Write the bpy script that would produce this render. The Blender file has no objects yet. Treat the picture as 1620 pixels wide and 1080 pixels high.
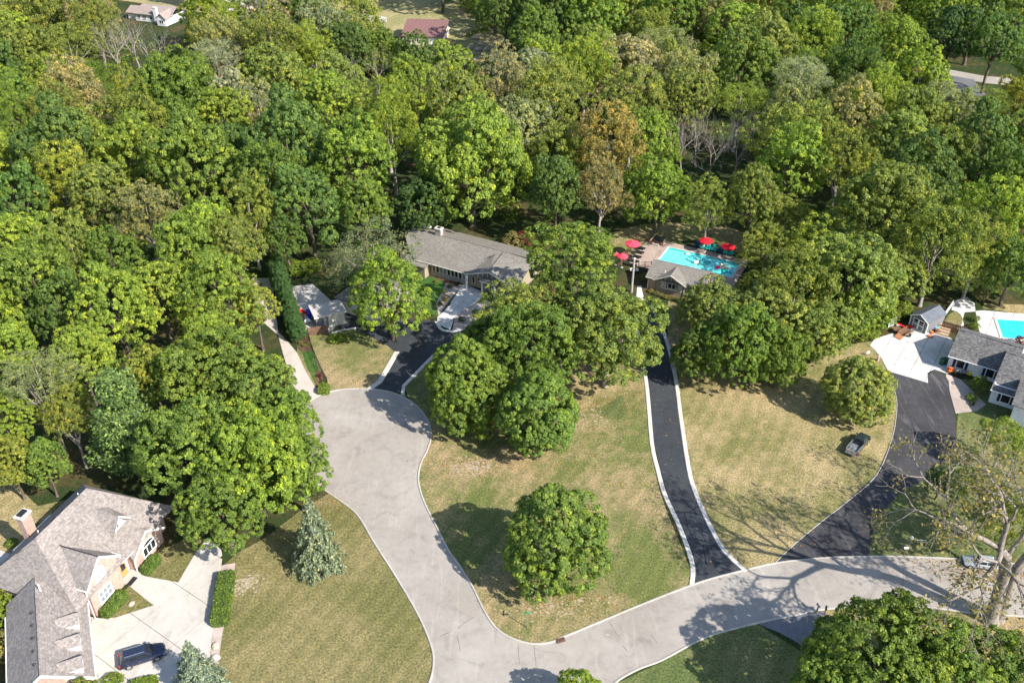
import bpy, math, random
import numpy as np
from mathutils import Vector
from mathutils.geometry import tessellate_polygon

# ------------------------------------------------------------------ camera, sky, sun, exposure
K = 1.14                 # every length below is multiplied by this at the end (survey unit -> metre)
F, PITCH, CH = 1450.0, math.radians(34.3), 77.0
SC = bpy.context.scene
COL = SC.collection
cam_d = bpy.data.cameras.new('camera'); cam = bpy.data.objects.new('camera', cam_d); COL.objects.link(cam)
cam_d.sensor_width = 36; cam_d.lens = 36 * F / 1620
cam_d.clip_start = 1; cam_d.clip_end = 6000
cam.location = (0, 0, CH * K); cam.rotation_euler = (math.pi / 2 - PITCH, 0, 0)
SC.camera = cam
w = bpy.data.worlds.new('World'); SC.world = w; w.use_nodes = True
nt = w.node_tree; bg = nt.nodes['Background']
sky = nt.nodes.new('ShaderNodeTexSky'); sky.sky_type = 'NISHITA'; sky.sun_disc = False
SUN_AZ = math.atan2(.80, -.60); SUN_EL = math.radians(39)
sky.sun_elevation = SUN_EL; sky.sun_rotation = SUN_AZ; sky.air_density = 1.0; sky.dust_density = .6; sky.ozone_density = 1.0
nt.links.new(sky.outputs[0], bg.inputs[0]); bg.inputs[1].default_value = .13
sd = bpy.data.lights.new('sun', 'SUN'); sd.energy = 4.6; sd.angle = math.radians(.53); sd.color = (1, .95, .87)
sun = bpy.data.objects.new('sun', sd); COL.objects.link(sun)
sv = Vector((math.sin(SUN_AZ) * math.cos(SUN_EL), math.cos(SUN_AZ) * math.cos(SUN_EL), math.sin(SUN_EL)))
sun.rotation_euler = sv.to_track_quat('Z', 'Y').to_euler(); sun.location = sv * 60
SC.view_settings.view_transform = 'Standard'; SC.view_settings.look = 'None'
SC.view_settings.exposure = 1.07; SC.view_settings.gamma = 1; SC.view_settings.use_curve_mapping = False
SC.render.engine = 'CYCLES'
SC.cycles.max_bounces = 5; SC.cycles.diffuse_bounces = 3; SC.cycles.glossy_bounces = 2
SC.cycles.transmission_bounces = 4; SC.cycles.transparent_max_bounces = 4
SC.cycles.use_adaptive_sampling = True; SC.cycles.adaptive_threshold = .03

def P(x, y, z=0.0):
    """pixel of the survey photo -> point of the horizontal plane at height z"""
    v = (y - 540) / F; u = (x - 810) / F
    t = (CH - z) / (math.sin(PITCH) + v * math.cos(PITCH))
    return Vector((u * t, (math.cos(PITCH) - v * math.sin(PITCH)) * t, z))
def Q(X, Y, Z):
    dz = Z - CH
    fw = Y * math.cos(PITCH) - dz * math.sin(PITCH); dn = -Y * math.sin(PITCH) - dz * math.cos(PITCH)
    return 810 + F * X / fw, 540 + F * dn / fw, fw

# ------------------------------------------------------------------ materials
def srgb(r, g, b): return tuple(((c / 255) / 12.92 if c / 255 < .04045 else ((c / 255 + .055) / 1.055) ** 2.4) for c in (r, g, b))
class NT:
    def __init__(s, name):
        s.m = bpy.data.materials.new(name); s.m.use_nodes = True; s.t = s.m.node_tree
        s.b = s.t.nodes['Principled BSDF']; s.out = s.t.nodes['Material Output']
    def n(s, typ, **kw):
        o = s.t.nodes.new(typ)
        for k, v in kw.items(): setattr(o, k, v)
        return o
    def l(s, a, b): s.t.links.new(a, b)
    def coord(s, which='Object', scale=(1, 1, 1), rot=(0, 0, 0)):
        c = s.n('ShaderNodeTexCoord'); mp = s.n('ShaderNodeMapping'); s.l(c.outputs[which], mp.inputs[0])
        mp.inputs['Scale'].default_value = scale; mp.inputs['Rotation'].default_value = rot
        return mp.outputs[0]
    def noise(s, vec, scale, detail=3, rough=.55, dist=0):
        o = s.n('ShaderNodeTexNoise'); o.inputs['Scale'].default_value = scale; o.inputs['Detail'].default_value = detail
        o.inputs['Roughness'].default_value = rough; o.inputs['Distortion'].default_value = dist
        s.l(vec, o.inputs['Vector']); return o.outputs['Fac']
    def ramp(s, fac, stops):
        o = s.n('ShaderNodeValToRGB'); s.l(fac, o.inputs[0]); e = o.color_ramp.elements
        while len(e) < len(stops): e.new(.5)
        for i, (p, c) in enumerate(stops):
            e[i].position = p; e[i].color = (*c, 1) if len(c) == 3 else c
        return o.outputs[0]
    def mix(s, f, a, b, mode='MIX'):
        o = s.n('ShaderNodeMix', data_type='RGBA', blend_type=mode)
        for i, v in ((0, f), (6, a), (7, b)):
            if hasattr(v, 'is_linked'): s.l(v, o.inputs[i])
            elif isinstance(v, (int, float)): o.inputs[i].default_value = v
            else: o.inputs[i].default_value = (*v, 1)
        return o.outputs[2]
    def mth(s, op, a, b=None, c=None):
        o = s.n('ShaderNodeMath', operation=op)
        for i, v in enumerate((a, b, c)):
            if v is None: continue
            if hasattr(v, 'is_linked'): s.l(v, o.inputs[i])
            else: o.inputs[i].default_value = v
        return o.outputs[0]
    def bump(s, h, strength=.3, dist=.05):
        o = s.n('ShaderNodeBump'); o.inputs['Strength'].default_value = strength; o.inputs['Distance'].default_value = dist
        s.l(h, o.inputs['Height']); s.l(o.outputs[0], s.b.inputs['Normal'])
    def col(s, c):
        if hasattr(c, 'is_linked'): s.l(c, s.b.inputs['Base Color'])
        else: s.b.inputs['Base Color'].default_value = (*c, 1)
    def rough(s, r, spec=.3):
        s.b.inputs['Roughness'].default_value = r; s.b.inputs['Specular IOR Level'].default_value = spec

M = {}
def plain(name, c, rough=.7, spec=.3, metal=0, vary=.12, scale=3):
    m = NT(name); v = m.coord(); f = m.noise(v, scale, 4)
    lo = tuple(x * (1 - vary) for x in c); hi = tuple(min(1, x * (1 + vary)) for x in c)
    m.col(m.ramp(f, [(.3, lo), (.7, hi)])); m.rough(rough, spec); m.b.inputs['Metallic'].default_value = metal
    M[name] = m.m; return m.m

def lawn_mat(name, dry, green, bias, bare=(.42, .33, .22), fine=4.5):
    m = NT(name); v = m.coord()
    a = m.noise(v, .11, 3, .5, .3); b = m.noise(v, .75, 5, .65, .4); c = m.noise(v, fine, 5, .85); d = m.noise(v, 2.3, 4, .7)
    k = m.mth('ADD', m.mth('MULTIPLY', a, 1.5), m.mth('MULTIPLY', b, .9)); k = m.mth('ADD', k, m.mth('MULTIPLY', d, .5))
    k = m.mth('ADD', m.mth('MULTIPLY', m.mth('SUBTRACT', k, 1.45), 2.3), bias)
    k = m.mth('MINIMUM', m.mth('MAXIMUM', k, 0), 1)
    base = m.mix(k, green, dry)
    sp = m.ramp(c, [(.36, (.38, .40, .38)), (.5, (1, 1, 1)), (.64, (1.75, 1.68, 1.5))])
    base = m.mix(1.0, base, sp, 'MULTIPLY')
    sx = m.n('ShaderNodeSeparateXYZ'); m.l(m.coord(rot=(0, 0, .5)), sx.inputs[0]); st = m.mth('SINE', m.mth('MULTIPLY', m.mth('ADD', sx.outputs[0], m.mth('MULTIPLY', a, 3.0)), 3.4))
    base = m.mix(1.0, base, m.ramp(m.mth('ADD', m.mth('MULTIPLY', st, .5), .5), [(.3, (.93, .94, .93)), (.7, (1.07, 1.06, 1.05))]), 'MULTIPLY')
    # worn bare soil showing in small patches
    e = m.noise(v, .35, 4, .6, .2); pat = m.ramp(e, [(.66, (0, 0, 0)), (.72, (1, 1, 1))]); fm = m.mth('MULTIPLY', m.mth('GREATER_THAN', b, .55), .5)
    base = m.mix(m.mth('MULTIPLY', pat, fm), base, bare)
    m.col(base); m.rough(.95, .1); m.bump(c, .9, .12); M[name] = m.m
lawn_mat('lawn_dry', (.30, .235, .125), (.15, .145, .055), .55)
lawn_mat('lawn_mixed', (.285, .215, .12), (.115, .13, .042), .42)
lawn_mat('lawn_medium', (.18, .165, .075), (.09, .115, .04), .32)
lawn_mat('lawn_olive', (.21, .175, .085), (.13, .125, .048), .4, fine=4)
lawn_mat('lawn_green', (.12, .15, .05), (.045, .10, .022), -.15)
lawn_mat('lawn_far', (.30, .25, .13), (.2, .2, .09), .6)
lawn_mat('forest_floor', (.10, .07, .035), (.03, .045, .015), .1, (.14, .09, .05))
lawn_mat('mulch', (.16, .09, .06), (.10, .065, .04), .3, (.26, .17, .12), 9)

def asphalt(name, lo, hi, streak=.0, fleck=.0):
    m = NT(name); v = m.coord()
    a = m.noise(v, .12, 4, .55, .6); b = m.noise(v, 1.3, 5, .6); c = m.noise(v, 22, 3, .8)
    k = m.mth('ADD', m.mth('MULTIPLY', a, .65), m.mth('MULTIPLY', b, .35))
    base = m.ramp(k, [(.32, lo), (.66, hi)])
    sp = m.ramp(c, [(.3, (.86, .86, .86)), (.7, (1.12, 1.12, 1.12))]); base = m.mix(1.0, base, sp, 'MULTIPLY')
    if streak:
        v2 = m.coord(scale=(1.1, .12, 1), rot=(0, 0, .4)); s_ = m.noise(v2, 1.0, 4, .6, 1.2)
        st = m.ramp(s_, [(.56, (0, 0, 0)), (.68, (1, 1, 1))])
        base = m.mix(m.mth('MULTIPLY', st, streak), base, tuple(min(1, x * 1.5 + .03) for x in hi))
    g2 = m.noise(v, .45, 5, .7, .8); base = m.mix(1.0, base, m.ramp(g2, [(.30, (.80, .79, .78)), (.48, (1, 1, 1)), (.75, (1.06, 1.06, 1.05))]), 'MULTIPLY')
    if fleck:
        f = m.noise(v, 2.1, 2, .5, .5); st = m.ramp(f, [(.70, (0, 0, 0)), (.74, (1, 1, 1))])
        base = m.mix(m.mth('MULTIPLY', st, fleck), base, tuple(min(1, x * 1.35) for x in hi))
    m.col(base); m.rough(.85, .25); m.bump(c, .35, .02); M[name] = m.m
asphalt('street', (.250, .220, .190), (.335, .302, .266), .14, .5)
asphalt('sealed_drive', (.026, .029, .034), (.05, .054, .060), .15)
asphalt('worn_drive', (.030, .029, .032), (.066, .062, .064), .6)
asphalt('grey_drive', (.10, .10, .11), (.15, .15, .16), .2)
asphalt('concrete', (.38, .35, .31), (.49, .455, .41), .1)
asphalt('concrete_white', (.46, .44, .415), (.57, .55, .52), .2)
asphalt('kerb', (.42, .39, .35), (.54, .51, .46))
asphalt('path_tan', (.42, .36, .31), (.50, .44, .38))
asphalt('deck_brown', (.30, .225, .185), (.37, .285, .235), .3)
asphalt('gravel', (.30, .24, .2), (.48, .4, .35))

def shingle(name, c, course=.27, contrast=.35):
    m = NT(name); v = m.coord()
    sx = m.n('ShaderNodeSeparateXYZ'); m.l(v, sx.inputs[0])
    row = m.mth('FRACT', m.mth('MULTIPLY', sx.outputs[2], 1 / (course * .55)))
    a = m.noise(v, .35, 4, .6); b = m.noise(m.coord(scale=(1, 1, 3)), 3.4, 3, .8); c2 = m.noise(v, 14, 3, .8)
    fl = [m.mth('FLOOR', m.mth('MULTIPLY', sx.outputs[i], q)) for i, q in ((0, 4), (1, 4), (2, 1 / (course * .55)))]
    cc = m.n('ShaderNodeCombineXYZ'); [m.l(fl[i], cc.inputs[i]) for i in range(3)]; wn_ = m.n('ShaderNodeTexWhiteNoise'); m.l(cc.outputs[0], wn_.inputs[0])
    tone = m.mth('ADD', m.mth('MULTIPLY', a, .3), m.mth('MULTIPLY', b, .45)); tone = m.mth('ADD', tone, m.mth('MULTIPLY', wn_.outputs[0], .26))
    base = m.ramp(tone, [(.3, tuple(x * (1 - contrast) for x in c)), (.52, c), (.72, tuple(x * (1 + contrast) for x in c))])
    ln = m.ramp(row, [(0, (.62, .62, .62)), (.18, (1, 1, 1)), (1, (1.04, 1.04, 1.04))])
    base = m.mix(.7, base, m.mix(1.0, base, ln, 'MULTIPLY'))
    sp = m.ramp(c2, [(.3, (.75, .75, .75)), (.7, (1.25, 1.25, 1.25))]); base = m.mix(1.0, base, sp, 'MULTIPLY')
    m.col(base); m.rough(.9, .15); m.bump(row, .25, .02); M[name] = m.m
shingle('shingle_beige', (.235, .206, .188))
shingle('shingle_taupe', (.19, .172, .148), contrast=.25)
shingle('shingle_grey', (.125, .12, .116), contrast=.55)
shingle('shingle_pink', (.29, .235, .215), contrast=.2)
shingle('shingle_blue', (.12, .13, .15), contrast=.2)
def brickmat(name, c1, c2, mortar):
    m = NT(name); c = m.n('ShaderNodeTexCoord'); sx = m.n('ShaderNodeSeparateXYZ'); m.l(c.outputs['Object'], sx.inputs[0])
    cx = m.n('ShaderNodeCombineXYZ'); m.l(m.mth('ADD', sx.outputs[0], sx.outputs[1]), cx.inputs[0]); m.l(sx.outputs[2], cx.inputs[1])
    b = m.n('ShaderNodeTexBrick'); m.l(cx.outputs[0], b.inputs['Vector']); b.inputs['Scale'].default_value = 1
    b.inputs['Brick Width'].default_value = .26; b.inputs['Row Height'].default_value = .1; b.inputs['Mortar Size'].default_value = .012
    b.inputs['Color1'].default_value = (*c1, 1); b.inputs['Color2'].default_value = (*c2, 1); b.inputs['Mortar'].default_value = (*mortar, 1)
    n_ = m.noise(c.outputs['Object'], 2.5, 4, .7); f = m.ramp(n_, [(.3, (.75, .72, .7)), (.7, (1.25, 1.2, 1.18))])
    m.col(m.mix(1.0, b.outputs[0], f, 'MULTIPLY')); m.rough(.85, .2); m.bump(b.outputs['Fac'], -.3, .01); M[name] = m.m
brickmat('brick', (.37, .225, .18), (.46, .32, .265), (.44, .385, .34))
def siding(name, c, step=.16, vertical=False):
    m = NT(name); v = m.coord(); sx = m.n('ShaderNodeSeparateXYZ'); m.l(v, sx.inputs[0])
    src = m.mth('ADD', sx.outputs[0], sx.outputs[1]) if vertical else sx.outputs[2]
    row = m.mth('FRACT', m.mth('MULTIPLY', src, 1 / step)); ln = m.ramp(row, [(0, (.7, .7, .7)), (.12, (1, 1, 1))])
    n_ = m.noise(v, 1.6, 4, .6); base = m.ramp(n_, [(.3, tuple(x * .88 for x in c)), (.7, tuple(min(1, x * 1.1) for x in c))])
    m.col(m.mix(1.0, base, ln, 'MULTIPLY')); m.rough(.7, .3); m.bump(row, .2, .015); M[name] = m.m
siding('siding_tan', (.33, .27, .19)); siding('siding_white', (.72, .72, .74)); siding('siding_grey', (.17, .175, .18), .3, True); siding('siding_cream', (.6, .55, .45))
siding('board_tan', (.29, .235, .165), .4, True)
asphalt('kerb_street', (.33, .305, .27), (.44, .41, .36)); plain('white_paint', (.78, .77, .74), .5); plain('cream_trim', (.62, .57, .48), .6); plain('dark_trim', (.05, .04, .04), .6)
plain('navy_paint', (.015, .022, .06), .5); plain('glass_dark', (.02, .024, .03), .08, .6, vary=.3); plain('glass_pale', (.22, .25, .28), .1, .6)
plain('wood_orange', (.50, .26, .08), .5); plain('wood_brown', (.16, .09, .055), .7); plain('wood_tan', (.38, .26, .17), .7)
plain('black_metal', (.015, .015, .017), .4, .5); plain('grey_metal', (.35, .36, .37), .35, .5, .6); plain('rubber', (.018, .018, .018), .8)
plain('rim', (.5, .5, .52), .3, .5, .8); plain('red_plastic', (.62, .02, .015), .45); plain('blue_plastic', (.015, .04, .42), .45)
plain('yellow_plastic', (.75, .6, .03), .45); plain('green_plastic', (.02, .10, .06), .45); plain('teal_plastic', (.02, .50, .48), .45)
plain('navy_plastic', (.01, .05, .14), .45); plain('pink_plastic', (.75, .03, .16), .45); plain('cream_plastic', (.85, .72, .45), .45)
plain('umbrella_red', (.62, .010, .022), .8, vary=.08); plain('umbrella_faded', (.74, .055, .09), .8, vary=.15)
plain('sky_plastic', (.15, .5, .75), .4); plain('orange_plastic', (.75, .16, .03), .45)
plain('bare_earth', (.33, .27, .19), .95, .1, vary=.25); plain('stone', (.36, .33, .29), .9, vary=.3); plain('rock_tan', (.42, .34, .26), .9, vary=.3); plain('tan_fabric', (.5, .42, .33), .9)
plain('tar', (.008, .008, .01), .5); plain('crack', (.12, .10, .095), .9); plain('sign_green', (.02, .30, .13), .4); plain('lamp_red', (.5, .02, .02), .2, .6)
plain('pole_wood', (.13, .10, .075), .9); plain('wire', (.35, .3, .25), .6); plain('terracotta', (.45, .18, .09), .8); plain('taillight', (.55, .03, .03), .25)
def carpaint(name, c, metal=.5):
    m = plain(name, c, .28, .5, metal, .05); m.node_tree.nodes['Principled BSDF'].inputs['Coat Weight'].default_value = .5; return m
carpaint('paint_navy', (.035, .045, .085)); carpaint('paint_greengrey', (.035, .055, .055)); carpaint('paint_silver', (.50, .53, .56))
def poolmat(name, deep, shallow, a, b):
    m = NT(name); v = m.coord(); sx = m.n('ShaderNodeSeparateXYZ'); m.l(v, sx.inputs[0])
    f = m.noise(v, 3.5, 3, .6, 1.5); g = m.noise(v, .25, 2)
    base = m.mix(m.ramp(f, [(.42, (0, 0, 0)), (.6, (1, 1, 1))]), deep, shallow); m.col(base)
    m.rough(.06, .5); m.bump(m.noise(v, 2.2, 3), .12, .03); M[name] = m.m
poolmat('pool_water', (.11, .66, .62), (.17, .78, .72), 0, 1); poolmat('pool_water_blue', (.02, .42, .62), (.06, .55, .74), 0, 1)
plain('pool_ledge', (.03, .42, .38), .3); plain('covered_pool', (.01, .03, .17), .3)

def leafmat(name, hue2, amount, trans=.32, speck=.5, contrast=1.0):
    m = NT(name); oi = m.n('ShaderNodeObjectInfo'); at = m.n('ShaderNodeAttribute'); at.attribute_name = 'lv'
    lv = at.outputs['Fac']; v = m.coord()
    n1 = m.noise(v, 2.2, 3, .6)
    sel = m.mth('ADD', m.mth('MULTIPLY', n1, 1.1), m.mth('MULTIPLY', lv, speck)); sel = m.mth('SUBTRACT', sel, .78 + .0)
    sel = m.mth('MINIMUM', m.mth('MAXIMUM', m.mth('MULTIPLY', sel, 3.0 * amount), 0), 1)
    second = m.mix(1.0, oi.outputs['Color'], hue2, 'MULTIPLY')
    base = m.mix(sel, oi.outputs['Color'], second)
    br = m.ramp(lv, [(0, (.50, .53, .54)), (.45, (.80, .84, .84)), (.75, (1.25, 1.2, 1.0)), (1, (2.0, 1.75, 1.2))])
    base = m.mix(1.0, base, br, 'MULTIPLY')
    m.col(base); m.rough(.55, .25)
    tr = m.n('ShaderNodeBsdfTranslucent'); m.l(m.mix(1.0, base, (1.25, 1.35, .7), 'MULTIPLY'), tr.inputs[0])
    mx = m.n('ShaderNodeMixShader'); mx.inputs[0].default_value = trans; m.l(m.b.outputs[0], mx.inputs[1]); m.l(tr.outputs[0], mx.inputs[2])
    m.l(mx.outputs[0], m.out.inputs[0]); M[name] = m.m
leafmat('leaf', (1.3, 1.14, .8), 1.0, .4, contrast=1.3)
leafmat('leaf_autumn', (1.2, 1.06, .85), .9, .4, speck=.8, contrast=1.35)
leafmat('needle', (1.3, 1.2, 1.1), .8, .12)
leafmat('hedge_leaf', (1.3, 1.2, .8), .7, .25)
def barkmat(name, a, b):
    m = NT(name); v = m.coord(scale=(1, 1, .4)); f = m.noise(v, 5, 5, .7); m.col(m.ramp(f, [(.35, a), (.65, b)])); m.rough(.9, .15); m.bump(f, .5, .05); M[name] = m.m
barkmat('bark', (.07, .055, .04), (.17, .14, .11)); barkmat('bark_pale', (.20, .17, .145), (.44, .39, .34)); barkmat('bark_grey', (.13, .11, .09), (.3, .26, .22))

# ------------------------------------------------------------------ mesh helpers
class MB:
    def __init__(s): s.v = []; s.f = []
    def add(s, vs, fs):
        o = len(s.v); s.v += [tuple(v) for v in vs]; s.f += [tuple(i + o for i in f) for f in fs]; return s
    def box(s, x0, x1, y0, y1, z0, z1):
        return s.add([(x0,y0,z0),(x1,y0,z0),(x1,y1,z0),(x0,y1,z0),(x0,y0,z1),(x1,y0,z1),(x1,y1,z1),(x0,y1,z1)],
                     [(0,3,2,1),(4,5,6,7),(0,1,5,4),(1,2,6,5),(2,3,7,6),(3,0,4,7)])
    def obox(s, c, ax, ay, hx, hy, hz, az=None):
        c = Vector(c); ax = Vector(ax).normalized(); ay = Vector(ay).normalized(); az = (Vector(az) if az else ax.cross(ay)).normalized()
        vs = [c + ax * (hx * i) + ay * (hy * j) + az * (hz * k) for k in (-1, 1) for i, j in ((-1,-1),(1,-1),(1,1),(-1,1))]
        return s.add(vs, [(0,3,2,1),(4,5,6,7),(0,1,5,4),(1,2,6,5),(2,3,7,6),(3,0,4,7)])
    def slab(s, pts, th, up=None):
        """polygon thickened downwards along its normal"""
        pts = [Vector(p) for p in pts]; n = Vector((0, 0, 0))
        for i in range(len(pts)): n += pts[i].cross(pts[(i + 1) % len(pts)])
        n.normalize()
        if n.z < 0 or (up and n.dot(Vector(up)) < 0): pts.reverse(); n = -n
        lo = [p - n * th for p in pts]; k = len(pts)
        return s.add(pts + lo, [tuple(range(k)), tuple(range(2 * k - 1, k - 1, -1))] + [(i, i + k, (i + 1) % k + k, (i + 1) % k) for i in range(k)])
    def wall(s, pts, n, th):
        """vertical polygon pushed inwards by th against outward normal n"""
        n = Vector(n).normalized(); pts = [Vector(p) for p in pts]; m = Vector((0, 0, 0))
        for i in range(len(pts)): m += pts[i].cross(pts[(i + 1) % len(pts)])
        if m.dot(n) < 0: pts.reverse()
        lo = [p - n * th for p in pts]; k = len(pts)
        return s.add(pts + lo, [tuple(range(k)), tuple(range(2 * k - 1, k - 1, -1))] + [(i, i + k, (i + 1) % k + k, (i + 1) % k) for i in range(k)])
    def tube(s, p0, p1, r0, r1=None, n=6, cap=True):
        r1 = r0 if r1 is None else r1; p0 = Vector(p0); p1 = Vector(p1); d = (p1 - p0).normalized()
        a = d.orthogonal().normalized(); b = d.cross(a); vs = []
        for p, r in ((p0, r0), (p1, r1)):
            for i in range(n):
                t = 2 * math.pi * i / n; vs.append(p + a * (r * math.cos(t)) + b * (r * math.sin(t)))
        fs = [(i, (i + 1) % n, (i + 1) % n + n, i + n) for i in range(n)]
        if cap: fs += [tuple(range(n - 1, -1, -1)), tuple(range(n, 2 * n))]
        return s.add(vs, fs)
    def lathe(s, prof, n=16, c=(0, 0, 0), sx=1, sy=1):
        vs = [(c[0] + r * math.cos(2 * math.pi * i / n) * sx, c[1] + r * math.sin(2 * math.pi * i / n) * sy, c[2] + z) for r, z in prof for i in range(n)]
        fs = [(j * n + i, j * n + (i + 1) % n, (j + 1) * n + (i + 1) % n, (j + 1) * n + i) for j in range(len(prof) - 1) for i in range(n)]
        fs += [tuple(range(n - 1, -1, -1)), tuple(range((len(prof) - 1) * n, len(prof) * n))]
        return s.add(vs, fs)
    def torus(s, c, R, r, n=16, k=6, sx=1):
        vs = []; 
        for i in range(n):
            t = 2 * math.pi * i / n
            for j in range(k):
                q = 2 * math.pi * j / k; vs.append((c[0] + (R + r * math.cos(q)) * math.cos(t) * sx, c[1] + (R + r * math.cos(q)) * math.sin(t), c[2] + r * math.sin(q)))
        return s.add(vs, [(i * k + j, ((i + 1) % n) * k + j, ((i + 1) % n) * k + (j + 1) % k, i * k + (j + 1) % k) for i in range(n) for j in range(k)])
    def loft(s, rings, cap=True):
        n = len(rings[0]); vs = [p for r in rings for p in r]
        fs = [(j * n + i, j * n + (i + 1) % n, (j + 1) * n + (i + 1) % n, (j + 1) * n + i) for j in range(len(rings) - 1) for i in range(n)]
        if cap: fs += [tuple(range(n - 1, -1, -1)), tuple(range((len(rings) - 1) * n, len(rings) * n))]
        return s.add(vs, fs)
    def mesh(s, name, mat, smooth=False):
        me = bpy.data.meshes.new(name); me.from_pydata(s.v, [], s.f); me.materials.append(M[mat])
        if smooth: me.polygons.foreach_set('use_smooth', [True] * len(me.polygons))
        me.update(); return me
    def build(s, name, mat, parent=None, smooth=False, bevel=0):
        o = link(name, s.mesh(name, mat, smooth), parent)
        if bevel:
            b = o.modifiers.new('b', 'BEVEL'); b.width = bevel; b.segments = 2; b.limit_method = 'ANGLE'; b.angle_limit = .6
        return o
def link(name, data, parent=None):
    o = bpy.data.objects.new(name, data); COL.objects.link(o)
    if parent: o.parent = parent
    return o
def tag(o, label=None, cat=None, group=None, kind=None):
    for k, v in (('label', label), ('category', cat), ('group', group), ('kind', kind)):
        if v: o[k] = v
    return o
def thing(name, label, cat, loc=(0, 0, 0), rz=0, group=None):
    o = link(name, None); o.location = loc; o.rotation_euler = (0, 0, rz); o.empty_display_size = .3
    return tag(o, label, cat, group)
def copytree(o, parent=None):
    c = o.copy(); COL.objects.link(c); c.parent = parent
    for ch in KIDS(o): copytree(ch, c)
    return c
def KIDS(o): return [x for x in bpy.data.objects if x.parent == o]

def smoothline(pts, closed=False, k=5):
    out = []; n = len(pts)
    for i in range(n if closed else n - 1):
        g = lambda j: Vector(pts[j % n]) if closed else Vector(pts[max(0, min(n - 1, j))])
        p0, p1, p2, p3 = g(i - 1), g(i), g(i + 1), g(i + 2)
        for j in range(k):
            t = j / k
            out.append(.5 * ((2 * p1) + (p2 - p0) * t + (2 * p0 - 5 * p1 + 4 * p2 - p3) * t * t + (3 * p1 - p0 - 3 * p2 + p3) * t ** 3))
    if not closed: out.append(Vector(pts[-1]))
    return out
def PX(pts, z=0, sm=0, closed=False):
    w_ = [P(x, y, 0) for x, y in pts]
    if sm: w_ = smoothline(w_, closed, sm)
    return [Vector((p.x, p.y, z)) for p in w_]
def sheet(name, pts, mat, parent=None, th=0):
    """flat polygon sheet (skirt of th below)"""
    tri = tessellate_polygon([pts]); n = len(pts); A = sum(pts[i].x * pts[(i + 1) % n].y - pts[(i + 1) % n].x * pts[i].y for i in range(n))
    P2 = [tuple(p) for p in pts]; fs = []
    for t in tri:
        a, b, c = (pts[i] for i in t); cr = (b - a).cross(c - a).z
        fs.append(tuple(t) if cr > 0 else tuple(reversed(t)))
    vs = list(P2)
    if th:
        vs += [(p.x, p.y, p.z - th) for p in pts]
        for i in range(n):
            j = (i + 1) % n; q = (i, i + n, j + n, j); fs.append(q if A > 0 else tuple(reversed(q)))
    me = bpy.data.meshes.new(name); me.from_pydata(vs, [], fs); me.materials.append(M[mat]); me.update()
    return link(name, me, parent)
def strip(line, w_, z0, z1, closed=False, side=0):
    """kerb: box section swept along a line"""
    mb = MB(); n = len(line); rings = []
    for i in range(n):
        a = line[i - 1] if i else line[i]; b = line[i + 1] if i < n - 1 else line[i]
        d = Vector((b.x - a.x, b.y - a.y, 0)).normalized(); nn = Vector((-d.y, d.x, 0)); c = Vector((line[i].x, line[i].y, 0)) + nn * (w_ / 2 * side)
        l, r = c + nn * w_ / 2, c - nn * w_ / 2; s_ = nn * min(.05, w_ * .15)
        rings.append([(l.x, l.y, z0), (r.x, r.y, z0), (r.x, r.y, z1 - .03), (r.x + s_.x, r.y + s_.y, z1), (l.x - s_.x, l.y - s_.y, z1), (l.x, l.y, z1 - .03)])
    return mb.loft(rings)
def clip(poly, a, b):
    """keep the part of poly left of a->b"""
    out = []; n = len(poly)
    for i in range(n):
        p, q = poly[i], poly[(i + 1) % n]
        sp = (b[0] - a[0]) * (p.y - a[1]) - (b[1] - a[1]) * (p.x - a[0]); sq = (b[0] - a[0]) * (q.y - a[1]) - (b[1] - a[1]) * (q.x - a[0])
        if sp >= 0: out.append(p)
        if sp * sq < 0: out.append(p + (q - p) * (sp / (sp - sq)))
    return out
def slabs(parent, poly, cell, ang, mat, z, name='concrete_slab', gap=.025, th=.05, off=(0, 0)):
    """concrete poured in separate slabs: every slab a mesh with open joints"""
    c, s = math.cos(ang), math.sin(ang); O = poly[0]; R = lambda u, v: (O.x + u * c - v * s, O.y + u * s + v * c)
    us = [(p.x - O.x) * c + (p.y - O.y) * s for p in poly]; vs = [-(p.x - O.x) * s + (p.y - O.y) * c for p in poly]
    u = min(us) - off[0]
    while u < max(us):
        v = min(vs) - off[1]
        while v < max(vs):
            q = [R(u + gap, v + gap), R(u + cell - gap, v + gap), R(u + cell - gap, v + cell - gap), R(u + gap, v + cell - gap)]; pl = poly
            for i in range(4):
                pl = clip(pl, q[i], q[(i + 1) % 4])
                if len(pl) < 3: break
            if len(pl) >= 3:
                ar = abs(sum(pl[i].x * pl[(i + 1) % len(pl)].y - pl[(i + 1) % len(pl)].x * pl[i].y for i in range(len(pl)))) / 2
                if ar > .15:
                    dz = RS.uniform(-.006, .006); sheet(name, [Vector((p.x, p.y, z + dz)) for p in pl], mat, parent, th)
            v += cell
        u += cell
RS = random.Random(5)
rng = np.random.default_rng(11)

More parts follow.
